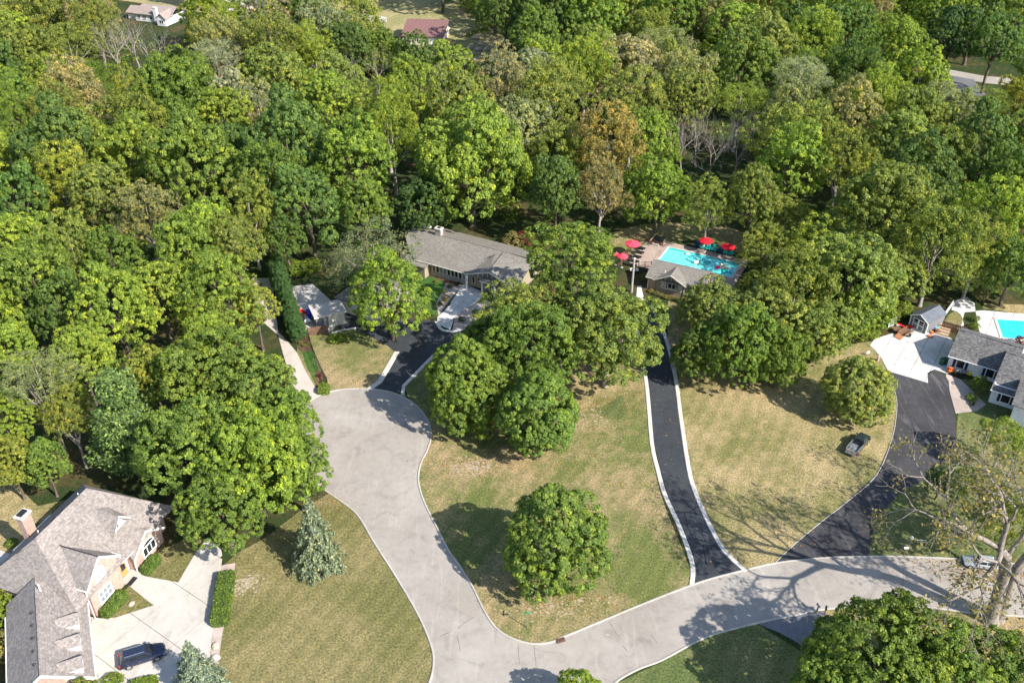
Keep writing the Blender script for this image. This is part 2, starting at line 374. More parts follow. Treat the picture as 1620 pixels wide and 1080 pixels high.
# ------------------------------------------------------------------ ground, roads, lawns, drives
def struct(o): o['kind'] = 'structure'; return o
g = []
gs = 40
ground = MB(); ground.add([(-1500, -400, 0), (1500, -400, 0), (1500, 2600, 0), (-1500, 2600, 0)], [(0, 1, 2, 3)])
struct(ground.build('ground', 'forest_floor'))
def lawn(pts, mat, z=.004, sm=3, name='lawn'): return struct(sheet(name, PX(pts, z, sm, True) if sm else PX(pts, z), mat))
lawn([(655,700),(668,640),(720,560),(800,600),(900,560),(1000,560),(1030,600),(1036,740),(1060,821),(1084,880),(1092,930),(1010,962),(892,1010),(840,1022),(780,996),(700,860),(660,790)], 'lawn_mixed', .006)
lawn([(1058,470),(1100,470),(1200,590),(1300,560),(1380,540),(1412,580),(1425,650),(1400,740),(1345,800),(1230,896),(1182,905),(1150,872),(1100,790),(1062,600)], 'lawn_dry', .008)
lawn([(345,900),(420,850),(520,780),(570,812),(632,912),(690,1020),(690,1090),(600,1200),(330,1200),(335,1000)], 'lawn_olive', .006, 2)
lawn([(500,628),(470,560),(470,500),(560,520),(632,548),(634,562),(604,612),(560,622)], 'lawn_mixed', .012, 0)
lawn([(640,612),(692,560),(740,540),(790,580),(720,640),(672,660)], 'lawn_medium', .012, 2)
lawn([(-60,700),(60,800),(140,770),(160,800),(60,860),(-60,960)], 'lawn_dry', .008, 2)
lawn([(1375,876),(1384,822),(1425,776),(1485,745),(1512,700),(1520,600),(1640,600),(1760,640),(1760,905),(1620,896),(1513,886),(1415,884)], 'lawn_medium', .006, 0)
lawn([(940,1160),(952,1110),(975,1080),(1050,1045),(1105,1015),(1140,1000),(1197,986),(1300,1050),(1340,1160)], 'lawn_medium', .006, 0)
lawn([(1300,966),(1400,955),(1480,962),(1558,974),(1640,976),(1760,984),(1760,1200),(1420,1200)], 'lawn_mixed', .006, 0)
lawn([(1010,410),(960,392),(985,362),(1060,352),(1150,360),(1200,380),(1180,400),(1090,378)], 'lawn_mixed', .006, 2)
lawn([(640,420),(690,430),(705,460),(690,500),(650,470)], 'lawn_green', .010, 2)
lawn([(-40,-60),(300,-60),(430,-20),(400,12),(330,22),(270,12),(150,-5),(-40,140)], 'lawn_far', .006, 0)
lawn([(500,-60),(760,-60),(755,30),(800,60),(720,110),(640,60),(560,40)], 'lawn_far', .006, 2)
lawn([(1440,60),(1640,40),(1760,60),(1760,140),(1640,130),(1520,110),(1450,95)], 'forest_floor', .008, 2)
lawn([(690,565),(790,560),(960,600),(985,625),(955,655),(900,640),(760,700)], 'lawn_dry', .014, 2, 'lawn')
lawn([(942,650),(968,635),(985,625),(990,650),(992,662),(960,662)], 'lawn_medium', .016, 2, 'mown_patch')
street_pts = [(640,1150),(665,1108),(680,1078),(686,1046),(681,1017),(660,969),(626,911),(592,858),(566,815),(540,793),(505,768),(478,735),(466,700),(468,668),(480,645),(500,628),
  (530,618),(560,615),(590,616),(620,621),(645,632),(665,648),(678,668),(682,690),(676,712),(666,732),(662,752),(663,768),(670,791),(681,815),(689,830),(708,868),(725,892),(747,927),(766,966),
  (784,992),(807,1008),(840,1018),(870,1016),(892,1007),(955,981),(1010,958),(1084,929),(1130,914),(1181,901),(1225,891),(1273,885),(1330,881),(1415,880),(1513,884),(1620,893),(1760,908)]
low_pts = [(1760,990),(1620,975),(1558,972),(1480,962),(1400,957),(1301,964),(1261,972),(1203,984),(1140,1000),(1103,1014),(1047,1044),(1010,1058),(973,1080),(950,1112),(938,1160)]
upper = PX(street_pts, .02, 4); lower = PX(low_pts, .02, 4)
struct(sheet('street', upper + lower, 'street'))
kerb = struct(strip(upper, .2, 0, .11).build('kerb', 'kerb_street')); kerb2 = struct(strip(lower, .2, 0, .11).build('kerb', 'kerb_street'))
# cul-de-sac drive to the ranch house
dr = struct(sheet('driveway', PX([(586,616),(604,604),(630,560),(610,545),(562,520),(536,520),(530,492),(560,494),(640,505),(690,508),(699,521),(715,525),(746,519),(775,530),(760,560),(715,556),(686,563),(660,590),(639,612),(638,622),(612,618)], .03), 'sealed_drive'))
for pts, wd in (([(584,616),(601,604),(628,557)], .75), ([(637,625),(638.5,611),(686.5,562)], .5), ([(525,527),(545,522),(563,519)], .35)):
    strip(PX(pts), wd, 0, .13).build('kerb', 'kerb', dr)
strip(PX([(690,509),(699,521.5),(716,524),(745,519)], 0, 4), .5, 0, .1).build('kerb', 'concrete_white', dr)
# pool drive
pd = struct(sheet('pool_driveway', PX([(1097.5,922),(1098,899),(1090,866),(1073,821),(1055,780),(1043.7,740),(1034.8,700),(1026.6,612),(1015,540),(1004,485),(1032,485),(1052,540),(1066,600),(1073,660),(1085,738),(1095,777),(1118,829),(1140,869),(1174,902)], .03), 'sealed_drive'))
strip(PX([(1094,926),(1096,899),(1088,868),(1070,822),(1051,781),(1040,741),(1031,700),(1023.5,614),(1012,540),(1001,488)], 0, 3), .52, 0, .09).build('kerb', 'kerb', pd)
strip(PX([(1180,903),(1146,871),(1122,829),(1099,776),(1089,739),(1077,660),(1069,600),(1055,540),(1035,488)], 0, 3), .52, 0, .09).build('kerb', 'kerb', pd)
tl = MB()
for line in ([(1069,808),(1085,810),(1098,806),(1108,797)], [(1084,811),(1087,830),(1096,850),(1112,862),(1130,861)], [(1091,864),(1101,880),(1118,892),(1150,890)], [(1112,862),(1118,893)], [(1130,861),(1146,884)], [(1110,838),(1116,858)]):
    tl.add(*(lambda m_: (m_.v, m_.f))(strip([p + Vector((RS.uniform(-.08, .08), RS.uniform(-.08, .08), 0)) for p in PX(line, 0, 4)], .10, .031, .036)))
tl.build('tar_line', 'tar', pd)
# right drive + white patio
rd_ = struct(sheet('side_driveway', PX([(1224,890),(1261,856),(1301,823),(1342,791),(1387,750),(1411,693),(1418.5,650),(1417,625),(1404.8,587),(1467,606),(1467,592),(1478,585),(1495,593),(1501,603),(1503,627),(1511,656),(1512,705),(1482,750),(1425,777),(1384,822),(1374,879),(1330,882),(1273,885)], .03), 'worn_drive'))
strip(PX([(1226,890),(1261,857),(1301,824),(1342,792),(1387,751),(1411,694),(1418.5,650),(1417,625),(1405,587),(1393,564),(1376,546)], 0, 3), .1, 0, .06).build('edging', 'kerb_street', rd_)
patio = tag(link('patio', None), kind='structure')
slabs(patio, PX([(1376,546),(1384,536),(1410,528),(1442,520),(1470,525),(1501,531),(1512,545),(1500,592),(1478,584.5),(1467,590),(1468,606),(1404.8,587),(1393,564)], .05), 2.3, math.radians(56), 'concrete_white', .06)
struct(sheet('gravel_bed', PX([(1496,591),(1520,600),(1560,640),(1545,650),(1512,654),(1504,625)], .022), 'gravel'))
# bottom apron drive
struct(sheet('driveway', PX([(1197,986),(1262,972),(1301,965),(1340,1000),(1360,1050),(1300,1060),(1262,1016),(1232,1000)], .028), 'grey_drive'))
# path left of fence
struct(sheet('footpath', PX([(500,629),(470,634),(448,560),(440,530),(405,500),(398,440),(430,440),(440,525),(455,540),(470,558),(485,590),(497,610),(513,622)], .03), 'path_tan'))
sheet_o = lawn([(472,540),(487,534),(512,606),(500,610),(485,580)], 'lawn_green', .02, 0)
lawn([(466,537),(490,532),(494,556),(474,556)], 'mulch', .024, 0, 'mulch_bed'); lawn([(500,585),(512,590),(522,615),(500,612)], 'mulch', .026, 0, 'mulch_bed')
# ranch walk
walk = tag(link('walkway', None), kind='structure')
slabs(walk, PX([(735,449),(768,464),(762,474),(742,486),(720,500),(712,522),(692,512),(692,502),(705,490),(722,466),(727,456)], .05), 1.3, math.radians(-28), 'concrete_white', .06)
lawn([(705,448),(732,450),(722,462),(700,490),(694,500),(690,480)], 'gravel', .02, 0, 'gravel_bed'); lawn([(742,487),(764,474),(790,480),(780,520),(746,519),(716,522),(720,500)], 'gravel', .02, 0, 'gravel_bed')
lawn([(672,425),(700,436),(735,450),(705,448),(680,436)], 'mulch', .022, 0, 'mulch_bed')
# brick house drive
bd = tag(link('front_driveway', None), kind='structure')
slabs(bd, PX([(139,975),(160,978),(182,977),(244,957),(236,952),(204,926),(195,922),(217,906),(232,912),(282,921),(312,870),(330,850),(350,870),(352,880),(338,985),(332,1040),(325,1120),(150,1120),(148,1055)], .05), 5.2, math.radians(56), 'concrete', .05, off=(1.5, 2.2))
struct(sheet('lawn', PX([(204,926),(244,957),(182,977),(160,978)], .012), 'lawn_olive')); struct(sheet('lawn', PX([(232,912),(220,900),(258,868),(300,850),(330,830),(312,870),(282,921)], .012), 'lawn_olive'))
struct(sheet('mulch_bed', PX([(338,985),(345,895),(372,890),(368,940),(352,1000),(345,1050),(332,1050)], .016), 'gravel'))
# white walkway by the pool house
pw = tag(link('walkway', None), kind='structure')
slabs(pw, PX([(1006,478),(1008,453),(1014,452),(1020,478),(1026,492),(1006,492)], .05), 2.0, math.radians(-26), 'concrete_white', .05)
# road top right
struct(sheet('road', PX([(1452,104),(1480,118),(1500,121),(1560,132),(1640,140),(1800,160),(1800,135),(1640,126),(1560,121),(1500,110),(1452,92)], .02), 'street'))
struct(sheet('road', PX([(1480,116),(1500,119),(1540,126),(1560,150),(1500,170),(1482,150)], .03), 'grey_drive'))
struct(sheet('road', PX([(330,10),(372,-4),(430,-20),(420,12),(370,18)], .02), 'kerb')); struct(sheet('road', PX([(575,20),(612,28),(612,36),(578,31)], .02), 'concrete'))

# road cracks, stuff-like thin seams joined into one part of the street
cr = MB()
for line in ([(640+2.7**-1*x, 740+2.7**-1*y) for x, y in [(230,685),(262,655),(300,635)]], [(696,1006),(706,1002),(712,1000)], [(845,1020),(846,1036),(848,1055)], [(963,983),(972,997),(980,1008)],
    [(1030,1003),(1040,1018)], [(1180,962),(1186,968)], [(985,1020),(995,1032)], [(724,1005),(728,1030)], [(1210,955),(1225,958)], [(650,868),(655,875)], [(820,1022),(822,1050)], [(1430,905),(1426,940)]):
    cr.add(*(lambda m_: (m_.v, m_.f))(strip([p + Vector((RS.uniform(-.06, .06), RS.uniform(-.06, .06), 0)) for p in PX(line, 0, 3)], .05, .021, .024)))
o_ = cr.build('road_crack', 'crack'); o_['kind'] = 'structure'

for cx, cy, sx, sy, n_ in ((745, 738, 22, 7, 300), (392, 921, 12, 7, 160), (372, 935, 6, 5, 40), (940, 660, 14, 8, 90), (880, 960, 40, 8, 140)):
    sp = MB()
    for _ in range(n_):
        q = P(RS.gauss(cx, sx), RS.gauss(cy, sy)); k_ = RS.randint(5, 8); rr = RS.uniform(.04, .2); zz = .016 + _ * 1e-5
        sp.add([(q.x + math.cos(6.283 * i / k_) * rr * RS.uniform(.5, 1.3), q.y + math.sin(6.283 * i / k_) * rr * RS.uniform(.4, 1), zz) for i in range(k_)], [tuple(range(k_))])
    struct(sp.build('bare_soil', 'bare_earth'))
# ------------------------------------------------------------------ foliage generators
def leafmesh(name, pos, nrm, size, mat, asp=.62, lv=None, along=None, r=None):
    r = r or rng; n = len(pos); nrm = nrm / (np.linalg.norm(nrm, axis=1, keepdims=True) + 1e-9)
    a = r.normal(size=(n, 3)) if along is None else along + r.normal(size=(n, 3)) * .25
    t1 = a - (a * nrm).sum(1, keepdims=True) * nrm; t1 /= (np.linalg.norm(t1, axis=1, keepdims=True) + 1e-9); t2 = np.cross(nrm, t1)
    size = size[:, None]; v = np.stack([pos - t1 * size, pos + t2 * size * asp, pos + t1 * size, pos - t2 * size * asp], 1).reshape(-1, 3)
    me = bpy.data.meshes.new(name); me.vertices.add(4 * n); me.vertices.foreach_set('co', v.astype(np.float32).ravel())
    me.loops.add(4 * n); me.loops.foreach_set('vertex_index', np.arange(4 * n, dtype=np.int32))
    me.polygons.add(n); me.polygons.foreach_set('loop_start', np.arange(0, 4 * n, 4, dtype=np.int32)); me.polygons.foreach_set('loop_total', np.full(n, 4, dtype=np.int32))
    at = me.attributes.new('lv', 'FLOAT', 'FACE'); lv = r.random(n) if lv is None else lv; at.data.foreach_set('value', lv.astype(np.float32))
    me.materials.append(M[mat]); me.update(calc_edges=True); me.validate(); return me
def fib(n, r):
    i = np.arange(n) + .5; ph = np.arccos(1 - 2 * i / n); th = np.pi * (1 + 5 ** .5) * i + r.random() * 6.28
    return np.stack([np.cos(th) * np.sin(ph), np.sin(th) * np.sin(ph), np.cos(ph)], 1)
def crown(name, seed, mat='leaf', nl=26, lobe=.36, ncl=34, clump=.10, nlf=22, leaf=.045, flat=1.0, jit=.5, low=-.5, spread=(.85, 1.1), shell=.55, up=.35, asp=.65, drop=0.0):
    r = np.random.default_rng(seed); d = fib(int(nl * 1.35), r); d = d[d[:, 2] > low]; d += r.normal(size=d.shape) * .12
    lr = lobe * r.uniform(.6, 1.35, len(d)); lc = d * (1 - lr[:, None] * .9) * r.uniform(*spread, (len(d), 1))
    lc = np.vstack([lc, [[0, 0, .15]]]); lr = np.append(lr, .45); pos = []; nor = []; lvv = []
    for i in range(len(lc)):
        cd = fib(ncl, r) + r.normal(size=(ncl, 3)) * .18; cd /= np.linalg.norm(cd, axis=1, keepdims=True)
        cc = lc[i] + cd * lr[i] * np.array([1, 1, flat])
        keep = np.ones(len(cc), bool)
        for j in range(len(lc)):
            if j != i: keep &= np.linalg.norm((cc - lc[j]) / np.array([1, 1, flat]), axis=1) > lr[j] * .82
        keep &= (cd[:, 2] > -.55) & (r.random(len(cc)) > drop)
        cc = cc[keep]; cd = cd[keep]
        if not len(cc): continue
        cr_ = clump * r.uniform(.65, 1.35, len(cc)); k = len(cc)
        ld = r.normal(size=(k, nlf, 3)); ld /= np.linalg.norm(ld, axis=2, keepdims=True)
        ld = ld + cd[:, None, :] * .5 + np.array([0, 0, .25]); ld /= np.linalg.norm(ld, axis=2, keepdims=True)
        p = cc[:, None, :] + ld * cr_[:, None, None] * r.uniform(shell, 1.05, (k, nlf, 1)) * np.array([1.15, 1.15, .85])
        nn = ld * .7 + cd[:, None, :] * .45 + np.array([0, 0, up]) + r.normal(size=ld.shape) * jit
        pos.append(p.reshape(-1, 3)); nor.append(nn.reshape(-1, 3))
        lvv.append(np.clip(np.repeat(r.random(k), nlf) * .45 + r.random(k * nlf) * .55, 0, 1))
    pos = np.vstack(pos); nor = np.vstack(nor); lv = np.concatenate(lvv)
    sc_ = np.quantile(np.linalg.norm(pos[:, :2], axis=1), .97); pos /= sc_
    return leafmesh(name, pos, nor, leaf * r.uniform(.6, 1.3, len(pos)), mat, asp, lv, r=r)
def branches(mb, tips, r, p, d, L, rad, depth, n=5, split=(2, 4), bend=.35, taper=.62, up=.15, shrink=.72):
    """recursive limbs; ends are collected in tips"""
    k = 3; q = Vector(p); dd = Vector(d).normalized()
    for i in range(k):
        nd = (dd + Vector(r.normal(size=3) * bend * .35) + Vector((0, 0, up * .3))).normalized(); q2 = q + nd * (L / k)
        r0 = rad * (1 - (1 - taper) * i / k); r1 = rad * (1 - (1 - taper) * (i + 1) / k)
        mb.tube(q, q2, r0, r1, n if depth > 1 else 3, False); 
        if depth <= 1: tips.append((q2.copy(), nd.copy()))
        elif depth > 0 and i == 1 and r.random() < .8:
            sd_ = (nd + Vector(r.normal(size=3)) * .8).normalized(); branches(mb, tips, r, q2, sd_, L * shrink * .8, r1 * .5, depth - 2 if depth > 2 else depth - 1, n, split, bend, taper, up, shrink)
        q, dd = q2, nd
    if depth > 0:
        m_ = int(r.integers(split[0], split[1] + 1)); a0 = r.random() * 6.28; ax = dd.orthogonal().normalized(); bx = dd.cross(ax)
        for i in range(m_):
            a = a0 + i * 6.283 / m_ + r.normal() * .3; s = r.uniform(.45, .85)
            nd = (dd + (ax * math.cos(a) + bx * math.sin(a)) * s).normalized()
            branches(mb, tips, r, q, nd, L * shrink * r.uniform(.8, 1.15), rad * taper * (.85 if m_ < 3 else .72), depth - 1, n, split, bend, taper, up, shrink)
def trunkproto(seed, mat='bark', fork=.62, limbs=6):
    """unit trunk: height 1 reaches the crown centre; x,y in crown radii"""
    r = np.random.default_rng(seed); mb = MB(); z = 0; p = Vector((0, 0, -.02)); rad = .062
    mb.tube(p, (0, 0, .05), .085, rad, 8, False); p = Vector((0, 0, .05))
    for i in range(4):
        q = Vector((r.normal() * .015, r.normal() * .015, .05 + (fork - .05) * (i + 1) / 4)); mb.tube(p, q, rad, rad * .93, 8, False); p = q; rad *= .93
    for i in range(limbs):
        a = 6.283 * i / limbs + r.normal() * .3; e = r.uniform(.25, .75); z1 = fork + r.uniform(.1, .5); z0 = p.z - r.uniform(0, .12)
        m1 = Vector((math.cos(a) * e * .45, math.sin(a) * e * .45, z0 + (z1 - z0) * .6)); m2 = Vector((math.cos(a) * e, math.sin(a) * e, z1 + .12))
        mb.tube((0, 0, z0), m1, rad * .6, rad * .38, 5, False); mb.tube(m1, m2, rad * .38, rad * .12, 4, False)
        for j in range(3):
            b = a + r.normal() * .7; m3 = m1 + Vector((math.cos(b) * .3, math.sin(b) * .3, r.uniform(.05, .3))); mb.tube(m1, m3, rad * .2, rad * .06, 3, False)
    mb.tube(p, (0, 0, 1.25), rad * .8, rad * .15, 5, False)
    return mb.mesh('trunk', mat, True)
def pinemesh(seed, tiers=9, mat='needle'):
    r = np.random.default_rng(seed); pos = []; nor = []; al = []
    for t in range(tiers):
        f = t / (tiers - 1); z = -.9 + 1.9 * f; R = (1.0 - .8 * f ** 1.3) * (.75 if t == 0 else 1); nb = int(11 - 5 * f)
        for b in range(nb):
            a = 6.283 * b / nb + r.random() * .6; Rb = R * r.uniform(.75, 1.1); m_ = 210
            s = r.uniform(.12, 1, m_) ** .7; wdt = .17 * np.sin(s * 2.6) + .03
            lat = r.normal(size=m_) * wdt; x = s * Rb; zz = z + .16 * s - .12 * s ** 2 + r.normal(size=m_) * .03 + r.normal() * .05
            pos.append(np.stack([x * math.cos(a) - lat * math.sin(a), x * math.sin(a) + lat * math.cos(a), zz + np.zeros(m_)], 1))
            n_ = np.array([math.cos(a) * .3, math.sin(a) * .3, 1]) + r.normal(size=(m_, 3)) * .45; nor.append(n_)
            al.append(np.tile([math.cos(a), math.sin(a), .1], (m_, 1)) + r.normal(size=(m_, 3)) * .6)
    pos = np.vstack(pos); return leafmesh('crown', pos, np.vstack(nor), .05 * r.uniform(.6, 1.2, len(pos)), mat, .4, along=np.vstack(al), r=r)
def sprucemesh(seed, mat='needle', tiers=22):
    r = np.random.default_rng(seed); pos = []; nor = []; al = []
    for t in range(tiers):
        f = t / (tiers - 1); z = f * 2.0; R = (1 - f) ** .85 * (1.0 if t > 1 else .85) + .03; nb = max(4, int(15 * (1 - f) + 4))
        for b in range(nb):
            a = 6.283 * b / nb + r.random() * .9; Rb = R * r.uniform(.78, 1.12); m_ = int(20 + 75 * (1 - f)); s = r.uniform(.15, 1, m_) ** .6
            lat = r.normal(size=m_) * (.085 * (1.15 - s) + .02); x = s * Rb; zz = z - .16 * s * (1 - f) + r.normal(size=m_) * .025 - np.abs(lat) * .5 + r.normal() * .03
            pos.append(np.stack([x * math.cos(a) - lat * math.sin(a), x * math.sin(a) + lat * math.cos(a), zz], 1))
            nor.append(np.array([math.cos(a) * .8, math.sin(a) * .8, .75]) + r.normal(size=(m_, 3)) * .5)
            al.append(np.tile([math.cos(a), math.sin(a), -.1], (m_, 1)) + r.normal(size=(m_, 3)) * .5)
    pos = np.vstack(pos); return leafmesh('crown', pos, np.vstack(nor), .045 * r.uniform(.6, 1.25, len(pos)), mat, .42, along=np.vstack(al), r=r)
def bareproto(seed, depth=5, leafy=0, mat='bark_pale', leafn=3, spread=.25):
    r = np.random.default_rng(seed); mb = MB(); tips = []
    branches(mb, tips, r, (0, 0, 0), (r.normal() * .06, r.normal() * .06, 1), .75, .045, depth, 6, (2, 3), .4, .66, spread, .74)
    me = mb.mesh('trunk', mat, True); cm = None
    if leafy:
        tp = np.array([t[0] for t in tips]); sel = r.random(len(tp)) < leafy; tp = np.repeat(tp[sel], leafn, 0)
        tp = tp + r.normal(size=tp.shape) * .06; cm = leafmesh('crown', tp, r.normal(size=tp.shape) + np.array([0, 0, .8]), .028 * r.uniform(.6, 1.4, len(tp)), 'leaf_autumn', .6, r=r)
    return me, cm, max(v[2] for v in mb.v), max(math.hypot(v[0], v[1]) for v in mb.v)

PROTO = {
 'finemaple': [crown('crown', s, nl=32, lobe=.31, ncl=62, clump=.058, nlf=46, leaf=.0200, spread=(.90, 1.08)) for s in (51, 52)],
 'maple': [crown('crown', s, nl=30, lobe=.33, ncl=50, clump=.066, nlf=44, leaf=.0225, spread=(.84, 1.14), drop=.06) for s in (1, 2, 3)],
 'dense': [crown('crown', s, nl=54, lobe=.25, ncl=46, clump=.06, nlf=42, leaf=.0225, spread=(.95, 1.04), low=-.85, shell=.75, jit=.42) for s in (4, 5)],
 'oak': [crown('crown', s, nl=24, lobe=.36, ncl=54, clump=.066, nlf=44, leaf=.0225, flat=.78, spread=(.8, 1.2), jit=.45) for s in (6, 7, 8)],
 'loose': [crown('crown', s, 'leaf_autumn', nl=30, lobe=.30, ncl=40, clump=.085, nlf=46, leaf=.0195, spread=(.68, 1.25), shell=.2, jit=.8, drop=.14) for s in (9, 10, 11, 12)],
 'feather': [crown('crown', s, nl=24, lobe=.34, ncl=34, clump=.13, nlf=34, leaf=.021, flat=.6, spread=(.65, 1.15), shell=.1, jit=.9, drop=.15, asp=.45) for s in (13, 14)],
 'pine': [pinemesh(15)], 'spruce': [sprucemesh(16), sprucemesh(17)],
}
BUSH = [crown('foliage', s, nl=16, lobe=.42, ncl=26, clump=.13, nlf=18, leaf=.06, low=-.4, spread=(.9, 1.05)) for s in (31, 32)]
TR = [trunkproto(s) for s in (20, 21, 22)]; TRP = [trunkproto(s, 'bark_pale', .55, 7) for s in (23, 24)]; TRG = [trunkproto(25, 'bark_grey', .6, 8)]
BARE = [bareproto(26, 6), bareproto(27, 6), bareproto(28, 6, .3, 'bark_pale', 2)]

COLR = {'dark green': (.070, .122, .028), 'deep green': (.098, .155, .032), 'green': (.136, .195, .032), 'bright green': (.172, .240, .032), 'yellow-green': (.200, .258, .036),
 'golden green': (.232, .258, .040), 'olive': (.185, .222, .045), 'dusty olive': (.215, .235, .085), 'tan': (.26, .24, .11), 'rust brown': (.215, .190, .080), 'grey-green': (.17, .20, .085),
 'pale green': (.25, .27, .14), 'golden brown': (.255, .225, .07), 'blue-green': (.115, .145, .085), 'pine green': (.085, .135, .034), 'dark red': (.16, .04, .03)}
TREES = []   # (root, colour, kind, px, py, rpx)
def tree(px, py, rp, kind, col, hc=None, rz=None, base=None, pale=None, label=None, name=None, depth=None, group=None):
    """crown seen at pixel (px,py), rp pixels in radius"""
    d0 = {'maple': 9, 'dense': 6, 'oak': 10, 'loose': 10, 'feather': 9, 'pine': 12, 'spruce': 0, 'bare': 0}[kind]
    hc = d0 if hc is None else hc; hc *= .86 if py < 380 else 1; c = P(px, py, hc); fw = Q(*c)[2]; r = rp * 1.08 * fw / F
    if kind not in ('spruce', 'bare') and hc < r * .8: hc = r * .95; c = P(px, py, hc)
    return tree_at(c.x, c.y, hc, r, kind, col, rz, pale, label, name, px, py, rp, group)
def tree_at(X, Y, hc, r, kind, col, rz=None, pale=None, label=None, name=None, px=0, py=0, rp=0, group=None):
    i = len(TREES); R = random.Random(i * 7 + 3)
    nm = name or {'pine': 'pine_tree', 'spruce': 'spruce_tree', 'bare': 'bare_tree', 'maple': 'maple_tree', 'dense': 'maple_tree', 'oak': 'oak_tree'}.get(kind, 'tree')
    root = thing(nm, label or '', 'tree', (X, Y, 0), R.uniform(0, 6.28), group or 'trees')
    if kind == 'bare':
        tm, cm, hh, rr = BARE[i % 3] if rz is None else BARE[rz]
        t = link('trunk', tm, root); s = r / rr; t.scale = (s * 1.15, s * 1.15, (14 if r < 6.5 else 17) / hh)
        if cm: c_ = link('crown', cm, root); c_.scale = t.scale; c_.color = (*COLR[col], 1)
    else:
        pr = PROTO['finemaple' if kind == 'maple' and (r > 8.2 or rp > 70 or py > 540) else kind]; c_ = link('crown', pr[R.randrange(len(pr))], root)
        if kind == 'spruce':
            h = r * (rz or 2.6); c_.location = (0, 0, .25); c_.scale = (r, r, h / 2); tm = TR[0]; t = link('trunk', tm, root); t.scale = (r * .7, r * .7, h * .72)
        else:
            zr = rz or {'maple': 1.25, 'dense': 1.08, 'oak': 1.4, 'loose': 1.4, 'feather': .85, 'pine': 1.3}[kind]
            c_.location = (0, 0, hc); c_.scale = (r * R.uniform(.93, 1.06), r * R.uniform(.9, 1.1), r * zr)
            lst = TRP if (pale or kind in ('loose', 'feather')) else TR
            t = link('trunk', lst[R.randrange(len(lst))], root); t.scale = (r * .9, r * .9, hc)
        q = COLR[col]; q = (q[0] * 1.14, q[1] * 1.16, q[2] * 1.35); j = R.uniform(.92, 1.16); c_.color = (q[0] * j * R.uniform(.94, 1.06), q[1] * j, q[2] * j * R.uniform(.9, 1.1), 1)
    TREES.append((root, col, kind, px, py, rp, X, Y, r, hc)); return root

# ---- single trees of the lawns
tree(878, 860, 80, 'dense', 'green', 5.6, 1.12, label='round dense green maple alone on the lawn above the green street sign', group='lawn trees')
tree(1358, 616, 55, 'dense', 'olive', 4.3, .9, label='small round olive tree on the dry lawn just above the dark pickup truck', group='lawn trees')
tree(738, 612, 60, 'dense', 'green', 6.4, 1.3, label='green maple closest to the round end of the street, leftmost of the lawn clump', group='lawn trees')
tree(852, 655, 66, 'dense', 'green', 5.8, 1.1, label='low front maple of the lawn clump, nearest to the bare patches of grass', group='lawn trees')
tree(842, 552, 72, 'maple', 'green', 9.0, 1.2, label='tallest green maple in the middle of the lawn clump', group='lawn trees')
tree(815, 500, 66, 'loose', 'olive', 8, .95, label='loose olive tree behind the lawn maples, beside the white walkway', group='lawn trees')
tree(962, 530, 88, 'maple', 'olive', 8.4, .85, pale=True, label='broad olive tree with a pale trunk beside the pool driveway', group='lawn trees')
tree(905, 412, 68, 'maple', 'green', 13, .95, label='broad green maple between the ranch house and the pink umbrella', group='lawn trees')
tree(782, 548, 46, 'dense', 'green', 7, 1.2, label='green maple wedged between the two tallest maples of the lawn clump', group='lawn trees')
tree(888, 520, 56, 'maple', 'olive', 7, 1.0, label='olive tree squeezed between the lawn maples and the airy tree', group='lawn trees')
tree(618, 476, 64, 'maple', 'bright green', 6.8, 1.1, label='bright green maple beside the ranch driveway in front of the garage', group='lawn trees')
tree(592, 408, 72, 'feather', 'grey-green', 8.5, .8, label='feathery grey-green locust spreading over the garage roof', group='lawn trees')
tree(505, 893, 44, 'spruce', 'blue-green', rz=2.9, label='blue spruce on the left lawn beside the big maple', group='lawn trees')
tree(318, 1092, 44, 'spruce', 'blue-green', rz=2.4, label='blue spruce at the bottom edge beside the parked dark suv', group='lawn trees')
tree(195, 665, 58, 'pine', 'pine green', 9, label='soft green white pine with layered branches behind the brick house', group='lawn trees')
# ---- the big maple mass by the cul-de-sac
for a in ((335,598,84,'green',8.5,'upper left crown of the big maple stand left of the street'),(402,625,72,'green',8,'maple reaching over the curved footpath beside the street end'),
          (305,712,80,'green',8.5,'maple directly above the brick house chimney side hedge'),(400,735,88,'bright green',8,'widest maple in the middle of the stand left of the street'),
          (440,672,58,'green',7.5,'maple overhanging the left rim of the round street end'),(472,738,56,'green',7,'maple overhanging the left kerb of the street'),(352,808,66,'green',6.5,'lowest maple of the stand, over the concrete driveway end')):
    tree(a[0], a[1], a[2], 'maple', a[3], a[4], 1.05, label=a[5], group='maples left of the street')
# ---- bottom right maples
for a in ((1392,1045,112,'green',7,'largest maple in the bottom right corner below the street'),(1488,1058,82,'green',6,'maple below the sycamore trunk at the bottom edge'),(1602,1082,76,'green',5.5,'maple cut by the bottom right corner of the view'),(1318,1085,60,'green',6,'left shoulder maple of the bottom right clump')):
    tree(a[0], a[1], a[2], 'maple', a[3], a[4], .95, label=a[5], group='maples at the bottom right')
tree(914, 1096, 40, 'dense', 'bright green', 3, 1.0, label='bright green young tree at the bottom edge in the middle of the junction', group='lawn trees')
for a in ((1588,700,42,'yellow-green','loose',4,'yellowish shrub tree in front of the navy shuttered house'),(1555,790,52,'green','loose',6,'leafy tree under the bare sycamore branches'),(1600,830,50,'olive','loose',7,'olive tree behind the sycamore above the silver car'),(1490,760,28,'dark green','maple',3,'small dark tree where the side driveway meets the lawn')):
    tree(a[0], a[1], a[2], a[4], a[3], a[5], .9, label=a[6], group='trees by the right house')
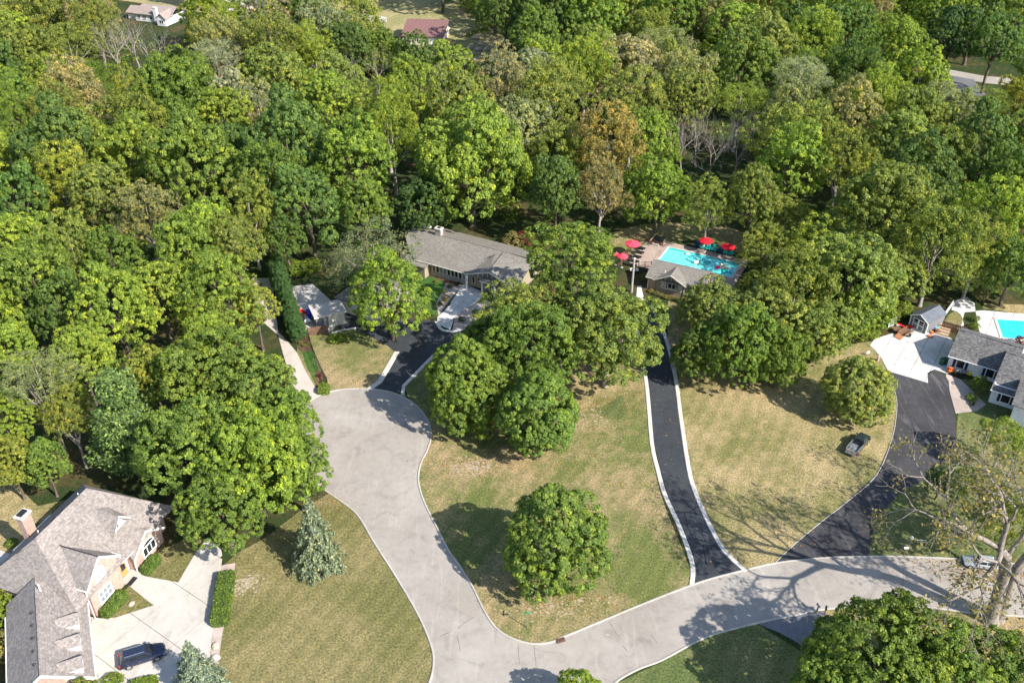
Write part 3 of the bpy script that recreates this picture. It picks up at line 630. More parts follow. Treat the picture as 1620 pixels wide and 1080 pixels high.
# ---- right of the pool drive and up the slope
for a in ((1134,494,54,'maple','olive',3.8,.85),(1168,548,58,'maple','green',6),(1212,506,58,'maple','olive',6,1.0),(1110,560,42,'maple','green',4.5),(1092,488,22,'maple','olive',2.5,.9),
          (1214,396,44,'loose','olive',4.4,.9),(1300,400,60,'loose','yellow-green',5.5,.9),(1262,430,46,'maple','olive',4.5,.9),(1345,400,52,'maple','olive',6,.9),(1240,345,40,'loose','olive',6,1.0),(1392,350,74,'maple','olive',11),(1480,395,66,'loose','olive',10),(1255,480,62,'loose','olive',6.5),(1345,445,66,'maple','olive',8),(1412,440,52,'maple','olive',6.5,1.0),
          (1292,528,44,'maple','olive',5),(1235,565,42,'maple','green',5),(1350,502,34,'maple','yellow-green',4),(1540,420,50,'loose','olive',6),(1600,432,48,'maple','green',6),(1198,452,30,'loose','olive',3,.9),(1382,488,34,'maple','yellow-green',4,.9)):
    tree(a[0], a[1], a[2], a[3], a[4], a[5], a[6] if len(a) > 6 else None)
# ---- forest edge behind the ranch and pool, and the left wood
for a in ((745,268,90,'maple','bright green',13),(880,300,44,'oak','deep green',12),(952,305,44,'loose','rust brown',11),(960,235,50,'loose','golden brown',14),(1040,312,52,'maple','bright green',8),
          (560,262,58,'maple','bright green',13),(455,235,66,'oak','deep green',14),(310,265,66,'oak','green',14),(95,238,60,'oak','deep green',14),(488,330,56,'oak','deep green',11),(575,330,42,'maple','green',10),
          (28,320,46,'oak','deep green',13),(215,195,46,'loose','olive',14),(160,310,46,'maple','olive',13),(235,345,46,'loose','dusty olive',12),(395,335,44,'loose','olive',12),(620,215,46,'loose','yellow-green',14),(665,330,40,'oak','dark green',8),
          (790,135,44,'loose','tan',14),(870,165,54,'loose','olive',15),(925,120,48,'loose','yellow-green',15),(1000,170,50,'loose','olive',15),(1265,120,48,'feather','pale green',14),(430,75,46,'loose','olive',14),(355,190,44,'maple','yellow-green',14),(520,165,44,'maple','yellow-green',14),
          (52,440,54,'maple','green',12),(115,395,48,'loose','olive',12),(95,490,50,'oak','deep green',10),(185,500,60,'maple','yellow-green',11),(180,415,46,'oak','green',11),(300,410,54,'maple','yellow-green',11),(372,395,46,'maple','olive',11),(345,480,58,'maple','yellow-green',10),
          (405,490,36,'maple','golden green',7),(255,470,50,'maple','yellow-green',10),(62,600,56,'feather','dusty olive',12),(15,730,40,'maple','golden green',6),(72,735,34,'maple','green',5),(12,560,40,'maple','yellow-green',10),(130,570,46,'maple','yellow-green',10),(330,548,42,'maple','yellow-green',9),(240,590,40,'maple','golden green',9),
          (10,660,40,'maple','yellow-green',8),(110,660,40,'loose','olive',8),(452,382,32,'oak','deep green',7),(1545,240,56,'oak','deep green',13),(1490,250,42,'loose','olive',12),(1605,290,46,'oak','green',12),(1420,235,52,'maple','olive',12),(1330,265,54,'loose','olive',13),(1255,265,52,'maple','yellow-green',12),
          (1415,80,46,'maple','yellow-green',14),(1380,165,48,'loose','yellow-green',14),(1190,320,44,'maple','olive',10),(1120,330,36,'loose','olive',9),(1610,20,42,'maple','yellow-green',14),(1545,30,44,'oak','deep green',14),(1490,30,42,'maple','yellow-green',14),(880,25,50,'oak','deep green',15),(940,30,46,'oak','green',15),(800,15,44,'oak','deep green',15),
          (850,62,38,'maple','green',12),(655,92,34,'oak','deep green',7),(600,80,30,'maple','green',8),(1260,40,44,'oak','deep green',14),(1552,176,46,'feather','olive',9),(1452,132,44,'maple','yellow-green',11),(1608,168,38,'loose','golden green',8),(1505,62,40,'oak','dark green',13),(1575,70,40,'oak','deep green',14)):
    tree(a[0], a[1], a[2], a[3], a[4], a[5])
for a in ((200,112,46,0),(250,118,44,1),(225,98,40,0),(1075,262,42,0),(1120,268,40,1),(1160,262,38,0),(1190,252,32,1),(1100,240,36,1),(372,175,30,2),(560,150,28,0),(600,140,22,2),(300,350,26,1),(1030,240,26,2),(440,140,26,2),(700,140,20,1)):
    tree(a[0], a[1] + 26, a[2], 'bare', 'dusty olive', 0, a[3])
# ---- fill the wood
clear = [((1125, 245), 70, 36), ((225, 108), 40, 18), ((590,140),30,14), ((245, 18), 72, 46), ((674, 40), 68, 40), ((782, 86), 58, 44), ((620, 10), 110, 24), ((1530, 108), 100, 50), ((385, 2), 50, 24), ((1600, 85), 70, 40), ((10,5),40,14)]
import itertools
poly = [(-140,-60),(-140,780),(-40,790),(70,745),(215,700),(240,560),(410,470),(425,370),(520,330),(610,310),(680,300),(700,335),(840,335),(870,350),(960,330),(1010,328),(1160,330),(1200,370),(1235,560),(1300,545),(1380,495),(1440,470),(1500,425),(1560,425),(1790,410),(1790,-60)]
def inside(x, y, pl):
    r_ = False; j = len(pl) - 1
    for i in range(len(pl)):
        if (pl[i][1] > y) != (pl[j][1] > y) and x < (pl[j][0] - pl[i][0]) * (y - pl[i][1]) / (pl[j][1] - pl[i][1]) + pl[i][0]: r_ = not r_
        j = i
    return r_
placed = [(t[6], t[7], t[8]) for t in TREES]
RF = random.Random(77); cand = []
for iy in range(0, 60):
    for ix in range(-40, 41):
        Yc = 98 + iy * 5.2 + RF.uniform(-2.2, 2.2); Xc = ix * 5.2 + RF.uniform(-2.2, 2.2); cand.append((Xc, Yc))
RF.shuffle(cand)
nfill = 0
for Xc, Yc in cand:
    if nfill >= 185: break
    far = min(1, max(0, (Yc - 110) / 180)); r = RF.uniform(6.0, 9.2) * (.88 + .25 * far); hc = RF.uniform(7, 10.5) + far * 1
    px, py, fw = Q(Xc, Yc, hc)
    if 28 < Xc < 64 and 108 < Yc < 139: continue
    bx_, by_, _ = Q(Xc, Yc, 0)
    if any(((bx_ - c) / a) ** 2 + ((by_ - d) / b) ** 2 < 1 for c, d, a, b in ((1075, 405, 115, 52), (730, 430, 120, 70), (1610, 515, 120, 42), (500, 490, 90, 60), (1440, 540, 90, 50))): continue
    if not (-70 < px < 1690 and py > -48) or not inside(px, py, poly): continue
    rp = r * F / fw
    if abs(px - 862) < 48 and abs(py - 312) < 50: continue
    if any(((px - c[0]) / (a + rp * .55)) ** 2 + ((py + rp * .2 - c[1]) / (b + rp * .5)) ** 2 < 1 for c, a, b in clear): continue
    if any((Xc - a) ** 2 + (Yc - b) ** 2 < ((r + q) * .70) ** 2 for a, b, q in placed): continue
    
    if py < 200: kind = RF.choices(['loose', 'maple', 'oak', 'feather'], [5, 3, 2, 1])[0]; col = RF.choices(['olive', 'yellow-green', 'green', 'dusty olive', 'tan', 'deep green', 'golden green', 'pale green', 'golden brown'], [8, 8, 3.5, 5, 1.6, 2, 1.6, .9, .5])[0]
    elif px < 520: kind = RF.choices(['maple', 'loose', 'oak'], [5, 3, 2])[0]; col = RF.choices(['yellow-green', 'green', 'olive', 'golden green', 'deep green', 'dusty olive'], [6, 4, 4, 1.5, 2, 1])[0]
    else: kind = RF.choices(['maple', 'loose', 'oak', 'feather'], [4, 4, 1, .6])[0]; col = RF.choices(['olive', 'yellow-green', 'green', 'dusty olive', 'deep green', 'tan', 'grey-green'], [8, 6, 3, 3, 2, .3, .8])[0]
    if kind == 'feather' and col in ('golden green', 'golden brown'): col = 'grey-green'
    tree_at(Xc, Yc, hc, r, kind, col, px=px, py=py, rp=rp); placed.append((Xc, Yc, r)); nfill += 1
print('trees', len(TREES), 'fill', nfill)

# ---- big half-bare sycamore at the right edge
rs = np.random.default_rng(8); b0 = P(1566, 982); mb = MB(); tips = []
for off, lean, L0, r0 in (((0, 0, 0), (-.08, .02, 1), 7.2, .6), ((.85, .25, 0), (-.0, .08, 1), 7.6, .45)):
    o3 = Vector(off); d3 = Vector(lean).normalized(); mb.tube(o3 - Vector((0, 0, .1)), o3 + d3 * .8, r0 * 1.45, r0, 9, False)
    q3 = o3 + d3 * 6.2; mb.tube(o3 + d3 * .8, q3, r0, r0 * .84, 9, False); branches(mb, tips, rs, q3, d3, L0 * .72, r0 * .84, 6, 6, (2, 3), .36, .74, -.1, .76)
syc = thing('sycamore_tree', 'tall half-bare sycamore with twin grey trunks at the right edge beside the silver car', 'tree', b0, 0, 'trees')
barkmat('bark_sycamore', (.13, .105, .085), (.33, .285, .245)); mb.build('trunk', 'bark_sycamore', syc, True); syc.scale = (1.12, 1.12, 1.15)
tp = np.array([t[0] for t in tips]); sel = rs.random(len(tp)) < .34; tp = np.repeat(tp[sel], 4, 0); tp = tp + rs.normal(size=tp.shape) * .28
print('sycamore tips', len(tips), 'h', max(v[2] for v in mb.v), 'r', max(math.hypot(v[0], v[1]) for v in mb.v))
c_ = link('crown', leafmesh('crown', tp, rs.normal(size=tp.shape) + np.array([0, 0, .8]), .15 * rs.uniform(.6, 1.4, len(tp)), 'leaf_autumn', .6, r=rs), syc); c_.color = (.20, .185, .085, 1)

# ---- tree labels from where they stand
LM = [((250, 15), 'the white-chimney far house'), ((670, 40), 'the red-roofed building'), ((785, 85), 'the blue covered pool'), ((735, 395), 'the ranch house roof'), ((1100, 400), 'the turquoise pool'),
      ((1470, 510), 'the grey shed'), ((1590, 515), 'the right-edge pool'), ((1500, 115), 'the top right road'), ((120, 860), 'the brick house'), ((500, 480), 'the flat garage'), ((1060, 440), 'the pool house'), ((1092, 250), 'the bare pale trees'), ((745, 268), 'the biggest maple'), ((560, 640), 'the round street end')]
KW = {'maple': 'dense', 'oak': 'billowing', 'loose': 'loose-leaved', 'feather': 'feathery', 'pine': 'layered', 'spruce': 'conical', 'bare': 'leafless pale', 'dense': 'round'}
labs = {}
for t in TREES:
    root, col, kind, px, py, rp = t[:6]
    if root.get('label'): continue
    best = min(LM, key=lambda l: ((l[0][0] - px) ** 2 + ((l[0][1] - py) * 1.2) ** 2) if abs(l[0][0] - px) + abs(l[0][1] - py) > 12 else 1e9); dx = px - best[0][0]; dy = py - best[0][1]
    if abs(dy) * 1.6 < abs(dx): rel = 'left of' if dx < 0 else 'right of'
    elif abs(dx) * 1.6 < abs(dy): rel = 'beyond' if dy < 0 else 'nearer than'
    else: rel = ('up-' if dy < 0 else 'down-') + ('left from' if dx < 0 else 'right from')
    if abs(dx) + abs(dy) > 260: rel = 'far ' + rel
    k = (('' if kind == 'bare' else col + ' ') + KW[kind] + ' tree ' + rel + ' ' + best[1]); labs.setdefault(k, []).append(t)
ORD = ['', 'second', 'third', 'fourth', 'fifth', 'sixth', 'seventh', 'eighth']
for k, ts in labs.items():
    if len(ts) == 1: ts[0][0]['label'] = k; continue
    ts.sort(key=lambda t: t[3])
    for i, t in enumerate(ts):
        if len(ts) == 2: s = ['left one of two', 'right one of two'][i]
        else: s = 'leftmost' if i == 0 else ('rightmost' if i == len(ts) - 1 else (ORD[i] if i < 8 else 'later') + ' from left')
        t[0]['label'] = k + ', ' + s

# ------------------------------------------------------------------ buildings
def V3(*a): return Vector(a)
def window(root, c, along, n, w_, h, nx=1, ny=1, fm='white_paint', gm='glass_dark', arch=False, name='window', fr=.09, label=None):
    """frame (part) with panes (sub-parts); n is the outward normal"""
    c = Vector(c); a = Vector(along).normalized(); n = Vector(n).normalized(); up = V3(0, 0, 1); mb = MB()
    for s in (-1, 1):
        mb.obox(c + a * s * (w_ / 2) + n * .05, a, up, fr / 2, h / 2 + fr / 2, .05, n); mb.obox(c + up * s * (h / 2) + n * .052, a, up, w_ / 2 + (fr / 2 if s > 0 else fr), fr / 2, .05, n)
    for i in range(1, nx): mb.obox(c + a * (w_ * (i / nx - .5)) + n * .047, a, up, .035, h / 2, .045, n)
    for j in range(1, ny): mb.obox(c + up * (h * (j / ny - .5)) + n * .044, a, up, w_ / 2, .02, .04, n)
    if arch:
        k = 10; t0 = c + up * (h / 2)
        for i in range(k):
            q0, q1 = math.pi * i / k, math.pi * (i + 1) / k; p0 = t0 + a * math.cos(q0) * w_ / 2 + up * math.sin(q0) * w_ * arch; p1 = t0 + a * math.cos(q1) * w_ / 2 + up * math.sin(q1) * w_ * arch
            mb.tube(p0 + n * .06, p1 + n * .06, .07, n=4)
    f = mb.build(name, fm, root)
    if label: f['label'] = label
    for i in range(nx):
        MB().obox(c + a * (w_ * ((i + .5) / nx - .5)) + n * .02, a, up, w_ / nx / 2 - .03, h / 2 - .03, .012, n).build('pane', gm, f)
    if arch:
        t0 = c + up * (h / 2 + .04); pts = [t0 + n * .03 + a * math.cos(math.pi * i / 12) * w_ * .46 + up * math.sin(math.pi * i / 12) * w_ * arch * .93 for i in range(13)]
        MB().wall(pts, n, .02).build('pane', gm, f)
    return f
def frameroot(name, label, cat, O, ang, group=None): return thing(name, label, cat, (O[0], O[1], 0), math.radians(ang), group)
def wallbox(root, x0, x1, y0, y1, z, mat, z0=-.05, name='wall'):
    for a, b, c, d in ((x0, x1, y0, y0 + .2), (x0, x1, y1 - .2, y1), (x0, x0 + .2, y0 + .2, y1 - .2), (x1 - .2, x1, y0 + .2, y1 - .2)):
        MB().box(a, b, c, d, z0, z).build(name, mat, root)
def gutter(root, p, q, mat='white_paint', r=.07, name='gutter'): MB().tube(p, q, r, n=6).build(name, mat, root)

# ---- brick house, bottom left
bh = frameroot('brick_house', 'large brick house with pale brown gabled roof in the bottom left corner', 'house', (-42.95, 62.4), 71.565)
wallbox(bh, -1.9, 12.9, .9, 11.2, 3.2, 'brick')
S = 'shingle_beige'
def roofpart(root, pts, mat=S, th=.14, name='roof'): return MB().slab(pts, th).build(name, mat, root)
eF, zF, eB, zE, rz_, ry = -.35, 3.35, 11.7, 3.3, 8.0, 6.2
main_roof = roofpart(bh, [(-2.2, eF, zF), (13.4, eF - .3, zF), (9.0, ry, rz_), (1.3, ry, rz_)])
roofpart(bh, [(13.2, eB, zE), (-2.2, eB, zE), (1.3, ry, rz_), (9.0, ry, rz_)])
roofpart(bh, [(13.4, eF - .3, zF), (13.2, eB, zE), (9.0, ry, rz_)]); roofpart(bh, [(-2.2, eB, zE), (-2.2, eF, zF), (1.3, ry, rz_)])
MB().tube((1.3, ry, rz_ + .02), (9, ry, rz_ + .02), .09, n=5).build('ridge_cap', S, bh)
for p, q in (((9, ry, rz_), (13.4, eF - .3, zF)), ((9, ry, rz_), (13.2, eB, zE)), ((1.3, ry, rz_), (-2.2, eB, zE))): MB().tube(p, q, .07, n=5).build('ridge_cap', S, bh)
gutter(bh, (2.4, eB + .08, 3.25), (8.0, eB + .08, 3.25)); gutter(bh, (4.6, -.43, 3.25), (6.4, -.43, 3.25)); gutter(bh, (-2.3, 6.2, 3.15), (-2.3, 11.5, 3.15), 'dark_trim')
# gable A: two storeys of brick under a steep gable
MB().wall([(0, 0, -.05), (4.45, 0, -.05), (4.45, 0, 4.4), (2.25, 0, 6.45), (0, 0, 4.4)], (0, -1, 0), .22).build('gable_wall', 'brick', bh)
MB().box(.003, .2, .225, 5.5, 3.2, 4.35).build('wall', 'brick', bh); MB().box(4.25, 4.447, .225, 5.5, 0, 4.35).build('wall', 'brick', bh); MB().box(.003, .2, .225, .9, -.05, 3.2).build('wall', 'brick', bh)
ga = roofpart(bh, [(-.32, -.3, 4.25), (2.25, -.3, 6.68), (2.25, 6.0, 6.68), (-.32, 3.9, 4.25)], name='gable_roof'); roofpart(bh, [(4.8, -.3, 4.25), (2.25, -.3, 6.68), (2.25, 6.0, 6.68), (4.8, 3.9, 4.25)], name='gable_roof')
MB().tube((2.25, -.3, 6.7), (2.25, 5.2, 6.7), .07, n=5).build('ridge_cap', 'dark_trim', bh)
for s, e in ((-.32, 2.25), (4.8, 2.25)): MB().obox(((s + e) / 2, -.34, 5.36), (e - s, 0, 2.43), (0, 1, 0), math.hypot(e - s, 2.43) / 2, .035, .13).build('bargeboard', 'white_paint', bh)
MB().tube((-.38, -.15, 4.15), (-.38, -.12, 0.05), .05, n=6).build('downspout', 'white_paint', bh); gutter(bh, (-.36, -.3, 4.2), (-.36, 3.4, 4.2)); gutter(bh, (4.86, -.3, 4.18), (4.86, 3.4, 4.18))
window(bh, (1.87, -.01, 1.6), (1, 0, 0), (0, -1, 0), 1.75, 1.55, 3, 2, fr=.12, gm='glass_pale'); window(bh, (1.95, -.01, 4.35), (1, 0, 0), (0, -1, 0), 1.15, 1.1, 2, 3, arch=.38, fr=.16, gm='glass_pale')
# gable B with the arched window
MB().wall([(6.45, -.12, -.05), (11.1, -.12, -.05), (11.1, -.12, 2.1), (8.78, -.12, 3.75), (6.45, -.12, 2.1)], (0, -1, 0), .22).build('gable_wall', 'brick', bh)
MB().box(6.453, 6.65, .11, .9, -.05, 2.6).build('wall', 'brick', bh); MB().box(10.9, 11.097, .11, .9, -.05, 2.6).build('wall', 'brick', bh)
roofpart(bh, [(6.15, -.4, 2.0), (8.78, -.4, 3.98), (8.78, .9, 4.15), (6.15, .2, 3.0)], name='gable_roof'); roofpart(bh, [(11.4, -.4, 2.0), (8.78, -.4, 3.98), (8.78, .9, 4.15), (11.4, .2, 3.0)], name='gable_roof')
for s, e in ((6.15, 8.78), (11.4, 8.78)): MB().obox(((s + e) / 2, -.44, 2.92), (e - s, 0, 1.98), (0, 1, 0), math.hypot(e - s, 1.98) / 2, .035, .11).build('bargeboard', 'white_paint', bh)
MB().tube((6.3, -.22, 1.95), (6.3, -.22, .05), .06, n=6).build('downspout', 'white_paint', bh)
window(bh, (8.8, -.13, 1.25), (1, 0, 0), (0, -1, 0), 2.0, 1.25, 3, 1, arch=.30, fr=.12)
# white wall dormer
MB().wall([(6.1, 1.75, 4.6), (8.9, 1.75, 4.6), (7.7, 1.75, 6.35)], (0, -1, 0), .1).build('dormer_wall', 'siding_white', bh); MB().box(7.35, 7.5, 1.7, 1.75, 5.15, 5.5).build('vent', 'dark_trim', bh)
roofpart(bh, [(5.85, 1.5, 4.5), (7.7, 1.5, 6.55), (7.7, 5.0, 6.75), (6.6, 4.4, 6.35)], name='dormer_roof'); roofpart(bh, [(9.2, 1.5, 4.95), (7.7, 1.5, 6.55), (7.7, 5.0, 6.75), (8.9, 4.4, 6.35)], name='dormer_roof')
MB().obox((8.4, 1.46, 5.82), (1.5, 0, -1.55), (0, 1, 0), 1.05, .04, .09).build('bargeboard', 'white_paint', bh)
# front door under the porch
MB().box(4.7, 6.3, .78, .9, .1, 2.5).build('door_surround', 'white_paint', bh)
dr_ = MB().box(5.0, 6.0, .72, .78, .12, 2.2).build('door', 'wood_orange', bh); MB().box(5.2, 5.8, .70, .72, .9, 1.9).build('pane', 'glass_dark', dr_); MB().box(5.06, 5.11, .66, .72, 1.0, 1.14).build('handle', 'black_metal', dr_)
MB().box(4.5, 6.4, -.7, .7, -.02, .1).build('porch_slab', 'concrete', bh)
# chimney
ch = MB().box(3.8, 5.0, 10.6, 11.4, 2, 6.9).build('chimney', 'brick', bh); MB().box(3.65, 5.15, 10.45, 11.55, 6.9, 7.12).build('chimney_cap', 'cream_trim', ch); MB().box(3.9, 4.9, 10.7, 11.3, 7.12, 7.3).build('flue_cover', 'black_metal', ch)
for x, y in ((2.0, 6.75), (3.6, 6.9), (4.7, 7.2), (5.6, 6.85), (7.2, 6.95), (.3, 7.6)):
    zz = rz_ - (y - ry) * .86; MB().obox((x, y, zz + .06), (1, 0, 0), (0, 1, -.86), .32, .10, .05).build('roof_vent', 'dark_trim', bh)
MB().tube((2.9, 7.6, 6.7), (2.9, 7.6, 7.2), .06, n=8).build('vent_pipe', 'white_paint', bh); MB().tube((8.4, 7.0, 7.2), (8.4, 7.0, 7.65), .06, n=8).build('vent_pipe', 'white_paint', bh)
# garage wing, its own local frame expressed inside the house frame
GA = math.radians(-64.7 - 71.565); gd = Vector((-42.99 + 42.95, 61.49 - 62.4)); ca, sa = math.cos(math.radians(-71.565)), math.sin(math.radians(-71.565)); GO = Vector((gd.x * ca - gd.y * sa, gd.x * sa + gd.y * ca))
def W(x, y, z): return (GO.x + x * math.cos(GA) - y * math.sin(GA), GO.y + x * math.sin(GA) + y * math.cos(GA), z)
wd = Vector((math.cos(GA), math.sin(GA), 0)); wn = Vector((-math.sin(GA), math.cos(GA), 0))
for pts, n in (([W(-1, -.35, -.05), W(9, -.35, -.05), W(9, -.35, 2.75), W(-1, -.35, 2.75)], wn), ([W(-3, -7, -.05), W(9, -7, -.05), W(9, -7, 2.75), W(-3, -7, 2.75)], -wn),
               ([W(9, -.35, -.05), W(9, -7, -.05), W(9, -7, 2.9), W(9, -4.0, 5.05), W(9, -.35, 2.9)], wd)): MB().wall(pts, n, .2).build('wall', 'brick', bh)
roofpart(bh, [W(-1.6, .05, 2.75), W(9.3, .05, 2.75), W(9.3, -4.0, 5.35), W(-3.5, -4.0, 5.35)], name='garage_roof'); roofpart(bh, [W(-3.5, -7.4, 2.75), W(9.3, -7.4, 2.75), W(9.3, -4.0, 5.35), W(-3.5, -4.0, 5.35)], name='garage_roof')
MB().tube(W(-2, -4.0, 5.38), W(9.3, -4.0, 5.38), .09, n=5).build('ridge_cap', S, bh)
for s in (.05, -7.4):
    a, b = Vector(W(9.34, s, 2.75)), Vector(W(9.34, -4.0, 5.35)); MB().obox((a + b) / 2, b - a, wd, (b - a).length / 2, .04, .12).build('bargeboard', 'white_paint', bh)
gutter(bh, W(-.4, .12, 2.65), W(9.3, .12, 2.65)); gutter(bh, W(-2, -7.48, 2.65), W(9.3, -7.48, 2.65))
for i in range(3):   # dormers on the driveway side
    x = 2.5 + i * 2.75; y0 = -.75; zb = 2.75 + (.05 - y0) * .64; wt = 1.5; zt = zb + 1.25
    dm = MB().wall([W(x - wt/2, y0, zb - .1), W(x + wt/2, y0, zb - .1), W(x + wt/2, y0, zt - .35), W(x, y0, zt + .25), W(x - wt/2, y0, zt - .35)], wn, .1).build('dormer', 'siding_white', bh)
    for s in (-1, 1):
        MB().slab([W(x + s * (wt/2 + .1), y0 + .12, zt - .42), W(x, y0 + .12, zt + .32), W(x, y0 - 2.1, zt + .32), W(x + s * (wt/2 + .1), y0 - 1.5, zt - .42)], .08).build('dormer_roof', S, dm)
        MB().wall([W(x + s * wt/2, y0 - .02, zb - .1), W(x + s * wt/2, y0 - .02, zt - .38), W(x + s * wt/2, y0 - 1.4, zt - .38)], wd * s, .06).build('cheek', 'siding_white', dm)
    MB().obox(W(x, y0 + .02, zt - .35), wd, (0, 0, 1), .34, .3, .02, wn).build('pane', 'glass_pale', dm)
    g_ = MB().obox(W(x - .3, -.33, 1.2), wd, (0, 0, 1), 1.15, 1.15, .04, wn).build('garage_door', 'cream_trim', bh)
for i in range(5):
    x = .9 + i * 1.62; MB().lathe([(.0, 0), (.17, 0), (.15, .12), (.05, .2)], 10, W(x, -4.5, 4.95)).build('roof_vent', 'dark_trim', bh)
MB().tube(W(-.2, -.9, 3.4), W(-.2, -.9, 4.0), .07, n=8).build('vent_pipe', 'white_paint', bh); MB().tube(W(-1.6, -3.6, 5.0), W(-1.6, -3.6, 6.0), .08, n=8).build('vent_pipe', 'white_paint', bh)
struct(sheet('terrace', [bh.matrix_basis @ Vector(p) for p in ((-3, 12.5, .03), (3.8, 12.4, .03), (4.2, 17, .03), (-3, 17, .03))], 'concrete'))

# ---- ranch house
rh = frameroot('ranch_house', 'long low ranch house with taupe roof and tan board walls in the centre', 'house', (-13.91, 132.87), -28.08)
T = 'shingle_taupe'
wallbox(rh, -5.5, 16.2, 0, 10.4, 2.5, 'siding_tan')
roofpart(rh, [(-2.1, -.72, 2.6), (7.6, -.72, 2.6), (11.2, 5.3, 4.6), (-6.3, 5.3, 4.6), (-6.6, 3.3, 3.9), (-4.1, .7, 2.9)], T); roofpart(rh, [(-6.6, 11, 2.6), (17, 11, 2.6), (16, 5.3, 4.6), (-6.3, 5.3, 4.6)], T)
roofpart(rh, [(7.7, -1.1, 2.6), (12.05, -1.1, 4.1), (11.6, 5.3, 4.66), (9.9, 5.28, 4.58)], T); roofpart(rh, [(17.0, -1.1, 2.5), (12.05, -1.1, 4.1), (11.6, 5.3, 4.66), (17, 5.3, 4.3)], T)
MB().tube((-6.3, 5.3, 4.64), (16, 5.3, 4.64), .08, n=5).build('ridge_cap', T, rh); MB().tube((12.03, -1.1, 4.14), (11.6, 5.3, 4.7), .07, n=5).build('ridge_cap', T, rh)
MB().obox((10.3, 3.6, 4.35), (.55, .83, 0), (0, 0, 1), 1.0, .05, .03).build('flashing', 'dark_trim', rh)
MB().wall([(7.9, -.55, -.05), (10.9, -.55, 2.5), (15.9, -.55, 2.5), (12.05, -.55, 3.85), (8.2, -.55, 2.55)], (0, -1, 0), .15) 
gw = MB().wall([(8.3, -.5, 2.35), (16.2, -.5, 2.35), (12.05, -.5, 3.85)], (0, -1, 0), .15).build('gable_wall', 'siding_grey', rh)
for i in range(8):
    x = 9.0 + i * .86; top = 2.35 + (1 - abs(x - 12.05) / 4.0) * 1.45; MB().box(x - .05, x + .05, -.56, -.5, 2.4, max(2.5, top)).build('batten', 'cream_trim', gw)
MB().wall([(10.8, -.52, -.05), (16.2, -.52, -.05), (16.2, -.52, 2.35), (10.8, -.52, 2.35)], (0, -1, 0), .15).build('wall', 'siding_grey', rh)
for i in range(7): MB().box(11.1 + i * .8 - .04, 11.1 + i * .8 + .04, -.58, -.52, .05, 2.3).build('batten', 'cream_trim', rh)
for s, e in ((7.7, 12.05), (17.0, 12.05)): MB().obox(((s + e) / 2, -1.14, 3.34), (e - s, 0, 1.5 if s < 9 else 1.6), (0, 1, 0), math.hypot(e - s, 1.5) / 2, .04, .1).build('bargeboard', 'cream_trim', rh)
MB().slab([(10.6, -1.6, 2.45), (13.8, -1.6, 2.45), (13.8, -.6, 2.75), (10.6, -.6, 2.75)], .12).build('porch_roof', T, rh); MB().box(10.6, 13.8, -1.66, -1.6, 2.3, 2.5).build('fascia', 'cream_trim', rh)
for x in (8.1, 11.0, 13.2): MB().box(x - .12, x + .12, -1.35, -1.1, 0, 2.45).build('porch_post', 'white_paint', rh)
gutter(rh, (-2.1, -.8, 2.52), (7.6, -.8, 2.52), 'cream_trim')
for i in range(9):
    x = 1.15 + i * .72; gl = i in (0, 1, 4, 5, 6, 7); window(rh, (x, -.01, 1.5), (1, 0, 0), (0, -1, 0), .58, 1.35, 1, 1, 'cream_trim' , 'glass_dark' if gl else 'glass_pale', fr=.09)
MB().box(.4, 7.3, -.12, 0, .02, .62).build('plinth', 'stone', rh)
d_ = MB().box(9.3, 10.2, -.07, 0, .05, 2.1).build('door', 'wood_tan', rh); MB().box(9.55, 9.95, -.09, -.07, 1.1, 1.8).build('pane', 'glass_dark', d_); window(rh, (8.7, -.01, 1.3), (1, 0, 0), (0, -1, 0), .5, 1.3, fm='cream_trim')
c_ = MB().box(-1.6, -.5, 5.0, 5.8, 3.5, 5.75).build('chimney', 'stone', rh); MB().box(-1.7, -.4, 4.9, 5.9, 5.75, 5.9).build('chimney_cap', 'cream_trim', c_); MB().box(-1.35, -.75, 5.15, 5.65, 5.9, 6.0).build('flue_cover', 'black_metal', c_)
roofpart(rh, [(-4.2, -1.9, 2.2), (.6, -1.9, 2.2), (.6, .3, 2.5), (-4.2, .3, 2.5)], T, name='side_roof'); wallbox(rh, -3.9, .3, -1.6, -.01, 2.1, 'siding_tan')
dish = thing('satellite_dish', 'pale satellite dish on the shaded back ridge of the ranch house roof', 'satellite dish', rh.matrix_basis @ Vector((-3.1, 5.6, 4.55)), 0)
MB().tube((0, 0, 0), (0, 0, .75), .04, n=6).build('mast', 'grey_metal', dish); MB().lathe([(.03, 0), (.25, .04), (.4, .12), (.38, .14), (.02, .03)], 14, (0, 0, .8)).build('reflector', 'white_paint', dish)
# garage wing of the ranch under the locust
rg = frameroot('garage', 'grey-roofed garage building mostly hidden under the feathery locust tree', 'garage', (-27.0, 121.5), -28)
wallbox(rg, 0, 8.5, 0, 8, 2.5, 'siding_tan'); roofpart(rg, [(-.5, -.5, 2.5), (9, -.5, 2.5), (7, 4, 4.1), (1.5, 4, 4.1)], T); roofpart(rg, [(-.5, 8.5, 2.5), (9, 8.5, 2.5), (7, 4, 4.1), (1.5, 4, 4.1)], T)
roofpart(rg, [(-.5, -.5, 2.5), (-.5, 8.5, 2.5), (1.5, 4, 4.1)], T); roofpart(rg, [(9, -.5, 2.5), (9, 8.5, 2.5), (7, 4, 4.1)], T)
for i in range(2): MB().box(.8 + i * 4, 4.0 + i * 4, -.05, 0, 0, 2.2).build('garage_door', 'cream_trim', rg)
